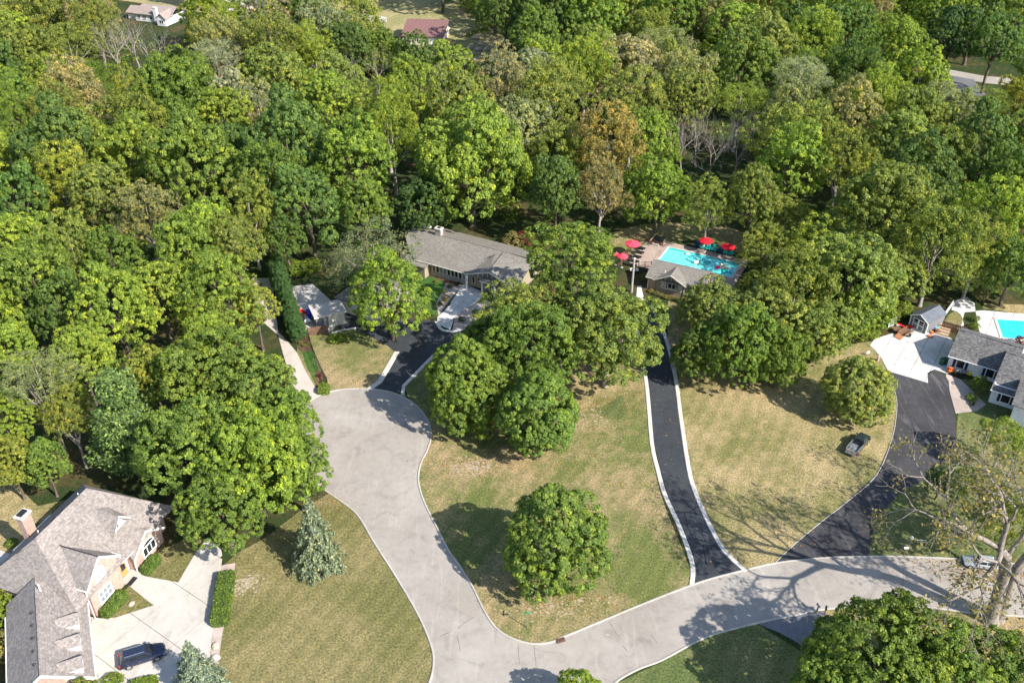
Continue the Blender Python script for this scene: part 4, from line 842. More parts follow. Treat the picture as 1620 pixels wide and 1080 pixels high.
# small flat-roofed garage and pad
struct(sheet('parking_pad', PX([(457,454),(494,449),(521,473),(545,505),(520,527),(485,530),(478,510)], .035), 'concrete'))
fg = frameroot('flat_garage', 'small flat-roofed shed with pale panelled door beside the concrete pad', 'shed', (-29.6, 115.9), 24)
wallbox(fg, 0, 4.6, 0, 3.4, 2.2, 'siding_grey'); MB().box(-.2, 4.8, -.25, 3.6, 2.2, 2.38).build('roof', 'concrete', fg); MB().box(-.22, 4.82, -.29, -.25, 2.16, 2.4).build('fascia', 'cream_trim', fg)
gd_ = MB().box(1.9, 4.4, -.06, 0, .03, 2.0).build('garage_door', 'siding_cream', fg)
for i in range(4): MB().box(1.95, 4.35, -.075, -.06, .1 + i * .48, .52 + i * .48).build('door_panel', 'siding_cream', gd_)
MB().box(1.1, 1.5, -.3, 0, 0, 2.15).build('pillar', 'stone', fg)

# ---- pool house
ph = frameroot('pool_house', 'small half-timbered tan pool house with crossed white boards beside the turquoise pool', 'house', (22.07, 128.28), -26.44)
wallbox(ph, 0, 9.0, 0, 5.2, 2.4, 'board_tan')
MB().wall([(1.5, -.35, -.05), (6.15, -.35, -.05), (6.15, -.35, 2.4), (3.85, -.35, 3.6), (1.5, -.35, 2.4)], (0, -1, 0), .15).build('gable_wall', 'board_tan', ph)
MB().box(1.503, 1.65, -.2, 0, 0, 2.38).build('wall', 'board_tan', ph); MB().box(6.0, 6.147, -.2, 0, 0, 2.38).build('wall', 'board_tan', ph)
roofpart(ph, [(-.3, -.6, 2.45), (9.4, -.6, 2.45), (9.2, 2.6, 3.95), (-.25, 2.6, 3.95)], T); roofpart(ph, [(-.3, 5.6, 2.45), (9.4, 5.6, 2.45), (9.2, 2.6, 3.95), (-.25, 2.6, 3.95)], T)
roofpart(ph, [(1.1, -.95, 2.4), (3.85, -.95, 3.85), (3.95, 2.3, 3.98), (1.4, -.2, 2.85)], T, name='gable_roof'); roofpart(ph, [(6.6, -.95, 2.4), (3.85, -.95, 3.85), (3.95, 2.3, 3.98), (6.4, -.2, 2.85)], T, name='gable_roof')
for s in (1.1, 6.6): MB().obox(((s + 3.85) / 2, -.99, 3.07), (3.85 - s, 0, 1.45), (0, 1, 0), 1.56, .035, .08).build('bargeboard', 'cream_trim', ph)
gutter(ph, (-.3, -.68, 2.38), (1.2, -.68, 2.38), 'cream_trim', .06)
MB().box(-.06, .08, -.08, .0, 0, 2.4).build('corner_board', 'cream_trim', ph); MB().box(6.08, 6.24, -.42, -.35, 0, 2.4).build('corner_board', 'cream_trim', ph)
def beam(x0, z0, x1, z1, w_=.07, y=-.37): MB().obox(((x0 + x1) / 2, y, (z0 + z1) / 2), (x1 - x0, 0, z1 - z0), (0, 1, 0), math.hypot(x1 - x0, z1 - z0) / 2, .03, w_).build('timber', 'cream_trim', ph)
for q in ((3.0,1.0,3.0,2.3),(5.2,1.0,5.2,2.3),(2.4,2.35,5.6,2.35),(2.4,.95,5.7,.95),(3.85,2.4,3.85,3.3),(2.6,2.4,3.3,3.0),(5.1,2.4,4.4,3.0),(2.4,1.05,3.0,2.25),(2.4,2.25,3.0,1.05),(5.2,1.05,5.75,2.25),(5.2,2.25,5.75,1.05),(2.4,1.0,2.4,2.3),(5.75,1.0,5.75,2.3)): beam(*q)
window(ph, (4.1, -.36, 1.65), (1, 0, 0), (0, -1, 0), 1.3, .95, 2, 1, 'cream_trim'); MB().box(.35, 1.3, -.05, 0, .05, 2.0).build('door', 'wood_tan', ph)
for q in ((6.5,.3,8.6,2.2),(6.5,2.2,8.6,.3),(6.5,.3,6.5,2.2),(8.6,.3,8.6,2.2),(7.5,.3,7.5,2.2)): beam(*q, y=-.03)
MB().tube((2.6, 0.2, 3.4), (2.6, .2, 3.85), .07, n=8).build('vent_pipe', 'cream_trim', ph)

# ---- pool, deck
dk = tag(link('pool_deck', None), kind='structure'); PO = Vector((27.54, 142.02)); pu = Vector((.888, -.459)).normalized(); pv = Vector((-pu.y, pu.x)); 
def PP(u, v, z=0): q = PO + pu * u + pv * v; return Vector((q.x, q.y, z))
PLn, PWd = 12.6, -5.15
for u0, v0, u1, v1 in ((-4.3, -8.8, -1.0, 1.9), (-.94, .25, 13.8, 1.9), (-.94, -8.8, 6.2, PWd - .25), (6.26, -8.8, 13.8, PWd - .25), (PLn + .3, PWd - .2, 13.8, .2), (-.94, PWd - .2, -.3, .2)):
    sheet('deck_panel', [PP(u0, v0, .06), PP(u1, v0, .06), PP(u1, v1, .06), PP(u0, v1, .06)], 'deck_brown', dk, .05)
pool = thing('swimming_pool', 'rectangular turquoise swimming pool with floating toys behind the pool house', 'swimming pool', PP(0, 0, 0), math.atan2(pu.y, pu.x))
sheet('water', [Vector(p) for p in ((0, PWd, .05), (PLn, PWd, .05), (PLn, -.55, .05), (0, -.55, .05))], 'pool_water', pool); sheet('ledge', [Vector(p) for p in ((0, -.55, .052), (PLn, -.55, .052), (PLn, 0, .052), (0, 0, .052))], 'pool_ledge', pool)
for b in ((-.3, PLn + .3, 0, .25, 0, .12), (-.3, PLn + .3, PWd - .25, PWd, 0, .12), (-.3, 0, PWd, 0, 0, .121), (PLn, PLn + .3, PWd, 0, 0, .121)): MB().box(*b).build('coping', 'concrete_white', pool)
for x, y in ((2.6, -1.6), (2.3, -4.5), (8.4, -1.2)): MB().box(x - .22, x + .22, y - .12, y + .12, .051, .06).build('drain_cover', 'pool_ledge', pool)
st = MB(); 
for k in range(3): st.lathe([(.9 - k * .22, .052 + k * .003), (.9 - k * .22 - .02, .055 + k * .003)], 16, (.9, -3.9, 0))
st.build('steps', 'pool_water', pool)
def float_ring(x, y, mat, r, label, t=.12):
    o = thing('float_ring', label, 'pool float', PP(x, y, .1)); MB().torus((0, 0, .05), r, t, 18, 8).build('ring', mat, o, True); return o
float_ring(7.6, -2.2, 'pool_ledge', .42, 'dark green ring floating in the middle of the turquoise pool', .09)
float_ring(9.7, -3.1, 'pink_plastic', .3, 'small pink ring floating at the right end of the pool', .16)
float_ring(10.35, -2.3, 'cream_plastic', .52, 'big cream ring float at the right end of the turquoise pool', .2)
float_ring(11.6, -2.6, 'white_paint', .34, 'white ring float near the shaded end of the pool', .1)
for x, y, mt, lb in ((3.6, -.9, 'white_paint', 'white ball float near the far edge of the turquoise pool'), (6.0, -3.3, 'white_paint', 'white float next to the basketball hoop in the pool'), (12.0, -3.6, 'sky_plastic', 'sky blue inflatable at the shaded pool end'), (11.1, -4.0, 'teal_plastic', 'teal inflatable beside the near right pool corner')):
    o = thing('pool_float', lb, 'pool float', PP(x, y, .08)); MB().lathe([(.02, 0), (.24, .03), (.33, .14), (.22, .26), (.05, .3)], 12, sx=1.3).build('cushion', mt, o, True); MB().torus((0, 0, .2), .2, .05, 12, 5, 1.3).build('rim', 'white_paint', o, True)
hoop = thing('basketball_hoop', 'white poolside basketball hoop on the near edge of the turquoise pool', 'hoop', PP(6.5, PWd - .12, .12)); MB().tube((0, 0, 0), (0, 0, 1.2), .05, n=6).build('post', 'white_paint', hoop); MB().box(-.35, .35, -.03, .03, 1.1, 1.6).build('backboard', 'white_paint', hoop); MB().torus((0, .28, 1.15), .2, .02, 12, 4).build('hoop_ring', 'orange_plastic', hoop)
def umbrella(p, r, mat, label, h=2.3):
    o = thing('parasol', label, 'umbrella', p, RS.uniform(0, 1), 'red parasols by the pool'); mb = MB(); n = 8; m_ = 3; vs = [(0, 0, h + .45)]; fs = []
    for j in range(1, m_ + 1):
        for i in range(n * 2):
            a = math.pi * i / n; rr = r * j / m_ * (1 if i % 2 == 0 else .955); vs.append((rr * math.cos(a), rr * math.sin(a), h + .45 - .5 * (j / m_) ** 1.25 - (.03 if i % 2 else 0)))
    N = n * 2
    for i in range(N): fs.append((0, 1 + i, 1 + (i + 1) % N))
    for j in range(m_ - 1):
        for i in range(N): fs.append((1 + j * N + i, 1 + (j + 1) * N + i, 1 + (j + 1) * N + (i + 1) % N, 1 + j * N + (i + 1) % N))
    b = len(vs)
    for i in range(N): v = vs[1 + (m_ - 1) * N + i]; vs.append((v[0] * 1.01, v[1] * 1.01, v[2] - .15))
    for i in range(N): fs.append((1 + (m_ - 1) * N + i, b + i, b + (i + 1) % N, 1 + (m_ - 1) * N + (i + 1) % N))
    mb.add(vs, fs).build('canopy', mat, o); MB().tube((0, 0, 0), (0, 0, h + .5), .03, n=6).build('pole', 'grey_metal', o); MB().lathe([(.25, 0), (.25, .08), (.05, .14)], 10).build('base', 'stone', o)
    MB().lathe([(.05, 0), (.06, .05), (.01, .13)], 8, (0, 0, h + .44)).build('finial', 'grey_metal', o)
def zp(px, py, z=2.4): q = P(px, py, z); return Vector((q.x, q.y, .05))
umbrella(zp(1001, 384), 1.32, 'umbrella_faded', 'faded pink-red parasol, largest one at the left end of the pool deck'); umbrella(zp(985, 404), .95, 'umbrella_faded', 'small faded parasol half hidden by the broad maple left of the deck')
umbrella(zp(1117, 379.5), 1.2, 'umbrella_red', 'bright red parasol above the teal chairs, left of the pair'); umbrella(zp(1152, 389), 1.2, 'umbrella_red', 'bright red parasol above the teal chairs, right of the pair')
umbrella(zp(975, 400), .55, 'umbrella_faded', 'little orange-red parasol tip showing beside the broad maple', 2.1)
def lounger(p, rz):
    o = thing('sun_lounger', '', 'sun lounger', p, rz, 'dark loungers on the pool deck'); MB().box(-.9, .35, -.3, .3, .3, .36).build('seat', 'black_metal', o); MB().obox((.68, 0, .55), (.75, 0, .5), (0, 1, 0), .42, .3, .03).build('backrest', 'black_metal', o)
    for x, y in ((-.8, -.26), (-.8, .26), (.3, -.26), (.3, .26)): MB().tube((x, y, 0), (x, y, .3), .03, n=4).build('leg', 'grey_metal', o)
    return o
for i, (px, py) in enumerate(((1011, 403), (1007, 410), (1003, 417), (1013, 396.5), (999, 423))):
    o = lounger(P(px, py - 2) + Vector((0, 0, .06)), math.atan2(pu.y, pu.x) + math.pi)
    o['label'] = ['dark sun lounger on the deck, second from the far end', 'dark sun lounger in the middle of the deck row', 'dark sun lounger on the deck, second nearest to the pool house', 'dark sun lounger just right of the pink-red parasol', 'dark sun lounger nearest to the pool house'][i]
def achair(p, rz, mat, label):
    o = thing('adirondack_chair', label, 'chair', p, rz, 'coloured chairs along the pool'); mb = MB()
    for i in range(5): MB().obox((-.28 - .0, -.24 + i * .12, .72), (-.35, 0, 1), (0, 1, 0), .48 - abs(i - 2) * .05, .05, .02).build('back_slat', mat, o)
    MB().obox((.08, 0, .34), (1, 0, .18), (0, 1, 0), .34, .28, .025).build('seat', mat, o)
    for s in (-1, 1):
        MB().box(-.3, .4, s * .34 - .06, s * .34 + .06, .52, .56).build('armrest', mat, o); MB().box(.28, .36, s * .31 - .03, s * .31 + .03, 0, .52).build('leg', mat, o); MB().obox((-.2, s * .31, .18), (1, 0, -.35), (0, 1, 0), .4, .025, .05).build('leg', mat, o)
cls = ['navy_plastic', 'teal_plastic', 'teal_plastic', 'teal_plastic', 'navy_plastic', 'teal_plastic', 'teal_plastic']; nm = ['leftmost navy', 'teal, first after the navy', 'second teal', 'third teal', 'navy, in the middle of the teal', 'teal, second from the right', 'rightmost teal']
for i in range(7): achair(P(1102 + i * 9.0, 391.5 + i * 2.2) + Vector((0, 0, .06)), math.atan2(-pv.y, -pv.x), cls[i], nm[i].split(',')[0] + ' slatted chair in the row under the red parasols' + (',' + nm[i].split(',')[1] if ',' in nm[i] else ''))
# spa table with rails, grill, benches
sp_ = thing('hot_tub', 'dark covered hot tub with pale steps behind the pool deck', 'hot tub', P(1040, 384), math.atan2(pu.y, pu.x)); MB().box(-1.1, 1.1, -.9, .9, 0, .75).build('tub', 'wood_brown', sp_, bevel=.08); MB().box(-1.15, 1.15, -.95, .95, .75, .87).build('cover', 'black_metal', sp_, bevel=.04); MB().box(-.6, .6, -1.35, -.9, 0, .35).build('step', 'stone', sp_)
pg = thing('railing', 'weathered timber railing around the hot tub corner', 'railing', P(1034, 382), math.radians(60))
for i in range(6): MB().box(-2 + i * .8 - .04, -2 + i * .8 + .04, -.04, .04, 0, 1.0).build('post', 'wood_brown', pg)
MB().box(-2.1, 2.1, -.06, .06, 1.0, 1.07).build('rail', 'wood_tan', pg); MB().box(-2.1, 2.1, -.03, .03, .5, .56).build('rail', 'wood_brown', pg)
for px, py, rz, lb in ((990, 404, .9, 'dark deck railing section behind the pink parasol'), (1018, 382, -.5, 'dark railing section between the parasol and the hot tub'), (985, 418, .9, 'dark railing section by the deck steps')):
    pg = thing('railing', lb, 'railing', P(px, py), rz)
    for i in range(4): MB().box(-1.5 + i - .04, -1.5 + i + .04, -.04, .04, 0, 1.0).build('post', 'wood_brown', pg)
    for z in (.35, .65, 1.0): MB().box(-1.55, 1.55, -.03, .03, z, z + .06).build('rail', 'wood_brown', pg)
pole = thing('power_pole', 'tall pale grey pole standing beside the pool house path', 'pole', P(999, 462)); MB().tube((0, 0, 0), (0, 0, 6.2), .2, .16, 8).build('post', 'stone', pole); MB().tube((0, 0, 6.2), (0, 0, 6.32), .2, .1, 8).build('cap', 'grey_metal', pole)
tb = thing('patio_table', 'pale patio table with red cloth near the grey pole', 'table', P(1003, 432)); MB().box(-.7, .7, -.45, .45, .68, .74).build('tabletop', 'cream_trim', tb); MB().box(-.25, .3, -.2, .3, .741, .75).build('cloth', 'red_plastic', tb)
for x, y in ((-.6, -.35), (-.6, .35), (.6, -.35), (.6, .35)): MB().box(x - .03, x + .03, y - .03, y + .03, 0, .68).build('leg', 'wood_brown', tb)
for px, py, rz, lb in ((1012, 432, 0, 'dark metal gate panel beside the patio table'), (1020, 424, .6, 'dark metal fence panel left of the pool house roof')):
    fp = thing('fence', lb, 'fence', P(px, py), rz - .45)
    for i in range(3): MB().box(-1.1 + i * 1.1 - .04, -1.1 + i * 1.1 + .04, -.04, .04, 0, 1.25).build('post', 'black_metal', fp)
    for z in (.15, 1.15): MB().box(-1.1, 1.1, -.02, .02, z, z + .04).build('rail', 'black_metal', fp)
    m_ = MB(); [m_.box(-1.05 + k * .13, -1.03 + k * .13, -.012, .012, .19, 1.15) for k in range(17)]; m_.build('picket', 'black_metal', fp)['kind'] = 'stuff'

# ---- house at the right edge
wh = frameroot('shuttered_house', 'white house with grey shingle roof and navy shutters at the right edge', 'house', (62.11, 106.21), -33.5); G = 'shingle_grey'
wallbox(wh, 0, 8.2, 0, 7.2, 2.5, 'siding_white')
for x, s in ((0.003, -1), (8.197, 1)): MB().wall([(x, 0, 2.5), (x, 7.2, 2.5), (x, 3.6, 4.15)], (s, 0, 0), .18).build('gable_wall', 'siding_white', wh)
roofpart(wh, [(-.2, -.75, 2.5), (8.4, -.75, 2.5), (8.4, 3.7, 4.4), (.45, 3.7, 4.4), (-.2, 1.5, 3.45)][:2] + [(8.4, 3.7, 4.4), (-.15, 3.7, 4.4)], G); roofpart(wh, [(-.15, 7.8, 2.6), (8.4, 7.8, 2.6), (8.4, 3.7, 4.4), (-.15, 3.7, 4.4)], G)
MB().tube((-.15, 3.7, 4.43), (8.4, 3.7, 4.43), .08, n=5).build('ridge_cap', G, wh); gutter(wh, (-.2, -.82, 2.42), (6.3, -.82, 2.42)); gutter(wh, (8.46, -.6, 2.6), (8.46, 7.6, 2.6), r=.06)
def shut(x, y, z0, z1, w_=.34): MB().box(x - w_ / 2, x + w_ / 2, y - .06, y, z0, z1).build('shutter', 'navy_paint', wh)
window(wh, (1.6, -.01, 1.35), (1, 0, 0), (0, -1, 0), 1.05, 1.5); shut(.78, 0, .55, 2.15); shut(2.42, 0, .55, 2.15)
window(wh, (5.5, -.01, 1.35), (1, 0, 0), (0, -1, 0), 1.05, 1.5); shut(4.7, 0, .55, 2.15); shut(6.3, 0, .55, 2.15)
d_ = MB().box(2.9, 4.35, -.06, 0, .05, 2.2).build('door', 'white_paint', wh); MB().box(4.1, 4.16, -.1, -.06, 1.0, 1.15).build('handle', 'black_metal', d_)
# forward wing
wallbox(wh, 6.5, 18, -5.1, -.02, 3.0, 'siding_white'); MB().wall([(6.503, -5.1, 3.0), (6.503, -.02, 3.0), (6.503, -.02, 4.5)], (-1, 0, 0), .15).build('gable_wall', 'siding_white', wh)
roofpart(wh, [(6.3, -5.95, 2.55), (18, -5.95, 2.55), (18, -.05, 5.2), (6.5, -.05, 5.2)], G, name='wing_roof'); roofpart(wh, [(6.5, 5.0, 2.9), (18, 5.0, 2.9), (18, -.05, 5.2), (6.5, -.05, 5.2)], G, name='wing_roof')
gutter(wh, (6.3, -6.02, 2.48), (14, -6.02, 2.48)); MB().tube((6.5, -.05, 5.23), (18, -.05, 5.23), .08, n=5).build('ridge_cap', G, wh)
window(wh, (8.35, -5.11, 1.4), (1, 0, 0), (0, -1, 0), 1.1, 1.5); shut(7.55, -5.1, .6, 2.2); shut(9.15, -5.1, .6, 2.2)
MB().box(9.6, 16, -8.3, -5.12, -.05, 3.3).build('wall', 'siding_white', wh); roofpart(wh, [(9.2, -9, 3.2), (16, -9, 3.2), (16, -5.6, 5.0), (9.2, -5.6, 5.0)], G, name='wing_roof'); roofpart(wh, [(9.2, -3.4, 3.9), (16, -3.4, 3.9), (16, -5.6, 5.0), (9.2, -5.6, 5.0)], G, name='wing_roof')
# shed
sh = frameroot('garden_shed', 'grey garden shed with white-framed double doors at the end of the white patio', 'shed', (60.63, 117.11), -55)
LW, LD = 2.85, 4.4; wallbox(sh, 0, LW, 0, LD, 2.0, 'siding_grey'); MB().wall([(0, -.003, 2.0), (LW, -.003, 2.0), (LW / 2, -.003, 2.75)], (0, -1, 0), .1).build('gable_wall', 'siding_grey', sh)
roofpart(sh, [(-.15, -.2, 1.98), (LW / 2, -.2, 2.85), (LW / 2, LD + .2, 2.85), (-.15, LD + .2, 1.98)], 'shingle_blue', .07); roofpart(sh, [(LW + .15, -.2, 1.98), (LW / 2, -.2, 2.85), (LW / 2, LD + .2, 2.85), (LW + .15, LD + .2, 1.98)], 'shingle_blue', .07)
for s in (-.15, LW + .15): MB().obox(((s + LW / 2) / 2, -.23, 2.4), (LW / 2 - s, 0, .87), (0, 1, 0), .9, .03, .06).build('bargeboard', 'white_paint', sh)
for x in (.0, LW): MB().box(x - .07, x + .07, -.05, .07, 0, 2.02).build('corner_board', 'white_paint', sh)
for x in (.5, 1.43):
    d_ = MB().box(x, x + .9, -.04, -.0, .08, 1.9).build('door', 'siding_grey', sh); m_ = MB()
    for z in (.12, .95, 1.84): m_.box(x + .0, x + .9, -.07, -.041, z - .05, z + .05)
    for q in (x + .04, x + .86): m_.box(q - .05, q + .05, -.072, -.042, .08, 1.9)
    m_.build('door_trim', 'white_paint', d_)
    MB().box(x + .15, x + .75, -.05, -.041, 1.45, 1.75).build('pane', 'glass_dark', d_)
# second pool
sp2 = thing('swimming_pool', 'deep blue swimming pool at the right edge behind the shuttered house', 'swimming pool', (0, 0, 0)); pts2 = PX([(1574,504),(1584,534.5),(1600,537),(1628,538),(1660,528),(1700,520),(1700,512)], .05)
sheet('water', pts2, 'pool_water_blue', sp2); strip(pts2 + [pts2[0]], .45, .02, .13).build('coping', 'concrete_white', sp2)
dk2 = tag(link('pool_deck', None), kind='structure'); slabs(dk2, PX([(1543,492),(1556,491),(1700,504),(1700,511),(1574,503),(1584,536),(1625,540),(1625,560),(1555,540),(1548,520)], .05), 2.6, math.radians(-33), 'concrete_white', .045)
struct(sheet('footpath', PX([(1505,490),(1510,476),(1530,470),(1542,480),(1543,493),(1526,494),(1523,505),(1525,515),(1519,522),(1512,520),(1520,510),(1521,500),(1514,493)], .03), 'concrete_white'))
lawn([(1494,510),(1500,499),(1509,493),(1518,496),(1523,505),(1520,515),(1512,519),(1500,516)], 'lawn_olive', .04, 2)
lawn([(1555,488),(1556,480),(1620,482),(1720,490),(1720,503),(1640,500)], 'lawn_dry', .012, 0)
plat = thing('deck_steps', 'tan timber deck steps between the shed and the shuttered house', 'steps', P(1492, 524), math.radians(-33)); 
for i in range(4): MB().box(-.9, .9, -1.4 + i * .7, -.72 + i * .7, 0, .25 + i * .12).build('tread', 'wood_tan', plat)
wf = thing('fence', 'brown timber fence section joining the shuttered house roof corner', 'fence', P(1508, 526), math.radians(-33))
for i in range(16): MB().box(-1.8 + i * .22, -1.8 + i * .22 + .19, -.03, .03, .02, 1.5 + RS.uniform(-.03, .03)).build('board', 'wood_brown', wf)
MB().box(-1.8, 1.75, .03, .08, .4, .48).build('rail', 'wood_brown', wf); MB().box(-1.8, 1.75, .03, .08, 1.2, 1.28).build('rail', 'wood_brown', wf)
wc = thing('fence', 'white picket fence running up behind the grey shed', 'fence', P(1497, 497), math.radians(52))
for i in range(22): MB().box(-3 + i * .28, -3 + i * .28 + .14, -.02, .02, .02, 1.2).build('picket', 'white_paint', wc)
for z in (.3, .95): MB().box(-3.05, 3.2, .02, .06, z, z + .08).build('rail', 'white_paint', wc)

# ---- far buildings
fh = frameroot('far_house', 'white-walled house with pinkish roof and white chimney at the top left', 'house', (-115.0, 287.0), -18); R_ = 'shingle_pink'
fh.scale = (.8, .8, .8); wallbox(fh, 0, 16, 0, 8.5, 2.8, 'siding_white'); roofpart(fh, [(-.5, -.6, 2.8), (16.5, -.6, 2.8), (16.5, 4.3, 5.4), (1, 4.3, 5.4)], R_); roofpart(fh, [(-.5, 9.2, 2.8), (16.5, 9.2, 2.8), (16.5, 4.3, 5.4), (1, 4.3, 5.4)], R_); roofpart(fh, [(-.5, -.6, 2.8), (-.5, 9.2, 2.8), (1, 4.3, 5.4)], R_)
MB().wall([(12.2, -3.4, 0), (16, -3.4, 0), (16, -3.4, 2.6), (14.1, -3.4, 4.4), (12.2, -3.4, 2.6)], (0, -1, 0), .2).build('gable_wall', 'siding_white', fh); MB().box(12.203, 12.4, -3.2, 0, 0, 2.7).build('wall', 'siding_white', fh); MB().box(15.8, 15.997, -3.2, 0, 0, 2.7).build('wall', 'siding_white', fh)
roofpart(fh, [(11.7, -3.8, 2.5), (14.1, -3.8, 4.7), (14.1, 3, 4.9), (11.7, 1, 2.9)], R_); roofpart(fh, [(16.5, -3.8, 2.5), (14.1, -3.8, 4.7), (14.1, 3, 4.9), (16.5, 1, 2.9)], R_)
c_ = MB().box(9.2, 10.6, -.9, .2, 0, 5.6).build('chimney', 'siding_white', fh); MB().box(9.1, 10.7, -1, .3, 5.6, 5.8).build('chimney_cap', 'cream_trim', c_)
for x in (1.6, 4.2, 7.0): window(fh, (x, -.01, 1.5), (1, 0, 0), (0, -1, 0), 1.3, 1.3, 2)
window(fh, (14.1, -3.41, 1.5), (1, 0, 0), (0, -1, 0), 1.8, 1.3, 2)
wallbox(fh, -4, -.01, 1, 8, 2.6, 'siding_white'); roofpart(fh, [(-4.6, .4, 2.6), (-.3, .4, 2.6), (-.3, 4.4, 4.4), (-4.6, 4.4, 4.4)], R_); roofpart(fh, [(-4.6, 8.6, 2.6), (-.3, 8.6, 2.6), (-.3, 4.4, 4.4), (-4.6, 4.4, 4.4)], R_)
rb = frameroot('red_roofed_building', 'low building with pinkish red metal roof near the top centre', 'building', (-31.0, 262.5), -6); plain('roof_red', (.19, .10, .09), .7)
wallbox(rb, 0, 11.5, 0, 11, 2.6, 'siding_cream'); roofpart(rb, [(-.4, -.5, 2.5), (12, -.5, 2.5), (12, 9.5, 4.6), (-.4, 9.5, 4.6)], 'roof_red'); roofpart(rb, [(-.4, 12, 3.9), (12, 12, 3.9), (12, 9.5, 4.6), (-.4, 9.5, 4.6)], 'roof_red'); MB().box(12.0, 12.12, -.5, 9.5, 2.3, 2.5).build('fascia', 'white_paint', rb)
for i in range(11): MB().obox((.4 + i * 1.1, 4.5, 3.58), (0, 10, 2.1), (1, 0, 0), 5.05, .03, .03).build('seam', 'roof_red', rb)
window(rb, (4, -.01, 1.4), (1, 0, 0), (0, -1, 0), 1.2, 1.1, 2); MB().box(8, 9, -.05, 0, 0, 2.1).build('door', 'white_paint', rb)
bp = thing('covered_pool', 'round above-ground pool with blue cover near the top centre', 'pool', P(790, 97)); MB().lathe([(3.3, 0), (3.3, 1.1), (3.2, 1.12)], 24, sy=.8).build('wall', 'grey_metal', bp); MB().lathe([(3.15, 1.0), (2.0, 1.06), (.1, 1.1)], 24, sy=.8).build('cover', 'covered_pool', bp); MB().torus((0, 0, 1.13), 3.25, .09, 28, 5).build('rim', 'white_paint', bp).scale = (1, .8, 1)
wl = [(752,62),(760,72),(770,80),(757,80),(745,88),(742,78),(748,98),(968,58),(985,62),(960,66)]
for i, (x, y) in enumerate(wl):
    o = MB(); n = 7; o.lathe([(.3, 0), (1.0, .15), (1.1, .5), (.7, .85), (.15, .95)], 7, sx=RS.uniform(.8, 1.3), sy=RS.uniform(.6, 1))
    b_ = o.build('rock', 'rock_tan'); b_.location = P(x, y); b_.rotation_euler = (RS.uniform(-.2, .2), RS.uniform(-.2, .2), RS.uniform(0, 6)); tag(b_, ['tan boulder at the top of the rock garden above the covered pool', 'tan boulder in the rock garden left of the covered pool', 'shaded boulder just above the covered pool', 'tan boulder in the middle of the rock garden', 'lowest left boulder of the rock garden', 'leftmost boulder of the rock garden', 'pale rock below the rock garden by the path', 'left rock of the three in the far clearing', 'right rock of the three in the far clearing', 'lowest rock of the three in the far clearing'][i], 'rock', 'far garden rocks')

# ------------------------------------------------------------------ hedges and shrubs
def hedge(p, q, w_, h, col, label, name='hedge', n=5200, dens=None, cat='hedge'):
    p, q = Vector((p.x, p.y, 0)), Vector((q.x, q.y, 0)); L_ = (q - p).length; r = np.random.default_rng(int(L_ * 977) % 9999)
    o = thing(name, label, cat, (p + q) / 2, math.atan2(q.y - p.y, q.x - p.x)); hx, hy = L_ / 2, w_ / 2
    fc = r.choice(5, n, p=np.array([L_ * w_, L_ * h, L_ * h, w_ * h, w_ * h]) / (L_ * w_ + 2 * L_ * h + 2 * w_ * h)); u = r.uniform(-1, 1, n); v = r.uniform(-1, 1, n); pos = np.zeros((n, 3)); nor = np.zeros((n, 3))
    m_ = fc == 0; pos[m_] = np.stack([u * hx, v * hy, np.full(n, h)], 1)[m_]; nor[m_] = (0, 0, 1)
    for k, s in ((1, -1), (2, 1)): m_ = fc == k; pos[m_] = np.stack([u * hx, np.full(n, s * hy), (v + 1) / 2 * h], 1)[m_]; nor[m_] = (0, s, .2)
    for k, s in ((3, -1), (4, 1)): m_ = fc == k; pos[m_] = np.stack([np.full(n, s * hx), v * hy, (u + 1) / 2 * h], 1)[m_]; nor[m_] = (s, 0, .2)
    # rounded corners
    inn = np.array([max(hx - .35, .05), max(hy - .35, .05), max(h - .35, .1)]); ins = np.clip(pos, -inn, inn); ins[:, 2] = np.clip(pos[:, 2], 0, inn[2]); d = pos - ins; dl = np.linalg.norm(d, axis=1, keepdims=True) + 1e-6; pos = ins + d / dl * np.minimum(dl, .35)
    pos += r.normal(size=pos.shape) * .05 + np.sin(pos[:, :1] * 2.1) * nor * .04
    f_ = link('foliage', leafmesh('foliage', pos, nor + r.normal(size=pos.shape) * .55, r.uniform(.06, .12, n), 'hedge_leaf', .6, r=r), o); f_.color = (*COLR[col], 1)
    MB().box(-hx + .15, hx - .15, -hy + .15, hy - .15, 0, h - .15).build('branches', 'bark', o); return o
A_ = lambda x, y: (x / 3.1775, 740 + y / 3.1775)
def wp(x, y, h): q = P(*A_(x, y), h); return q
hedge(wp(515, 725, .9), wp(618, 608, .9), 1.15, .9, 'deep green', 'clipped green hedge under the lower window of the brick gable')
hedge(wp(718, 508, .9), wp(785, 432, .9), 1.15, .9, 'deep green', 'clipped green hedge under the arched window of the brick house')
hedge(wp(1095, 765, 1.1), wp(1135, 510, 1.1), 1.7, 1.1, 'deep green', 'long clipped hedge at the right edge of the concrete driveway', n=8000)
hedge(P(205, 1082, .8), P(246, 1074, .8), 1.3, .8, 'green', 'clipped hedge at the bottom edge below the dark suv')
hedge(P(503, 612, .8), P(520, 612, .8), 1.6, .9, 'green', 'rounded dark green shrub where the footpath meets the street end', 'shrub', 2500, cat='shrub')
def bush(px, py, r, h, col, label, name='shrub', cat='shrub', loc=None):
    i = RS.randrange(2); o = thing(name, label, cat, loc or P(px, py), RS.uniform(0, 6)); f_ = link('foliage', BUSH[i].data if hasattr(BUSH[i], 'data') else BUSH[i], o); f_.location = (0, 0, h * .5); f_.scale = (r, r, h * .55); f_.color = (*COLR[col], 1)
    MB().tube((0, 0, 0), (0, 0, h * .5), .06, .04, 5).build('stem', 'bark', o); return o
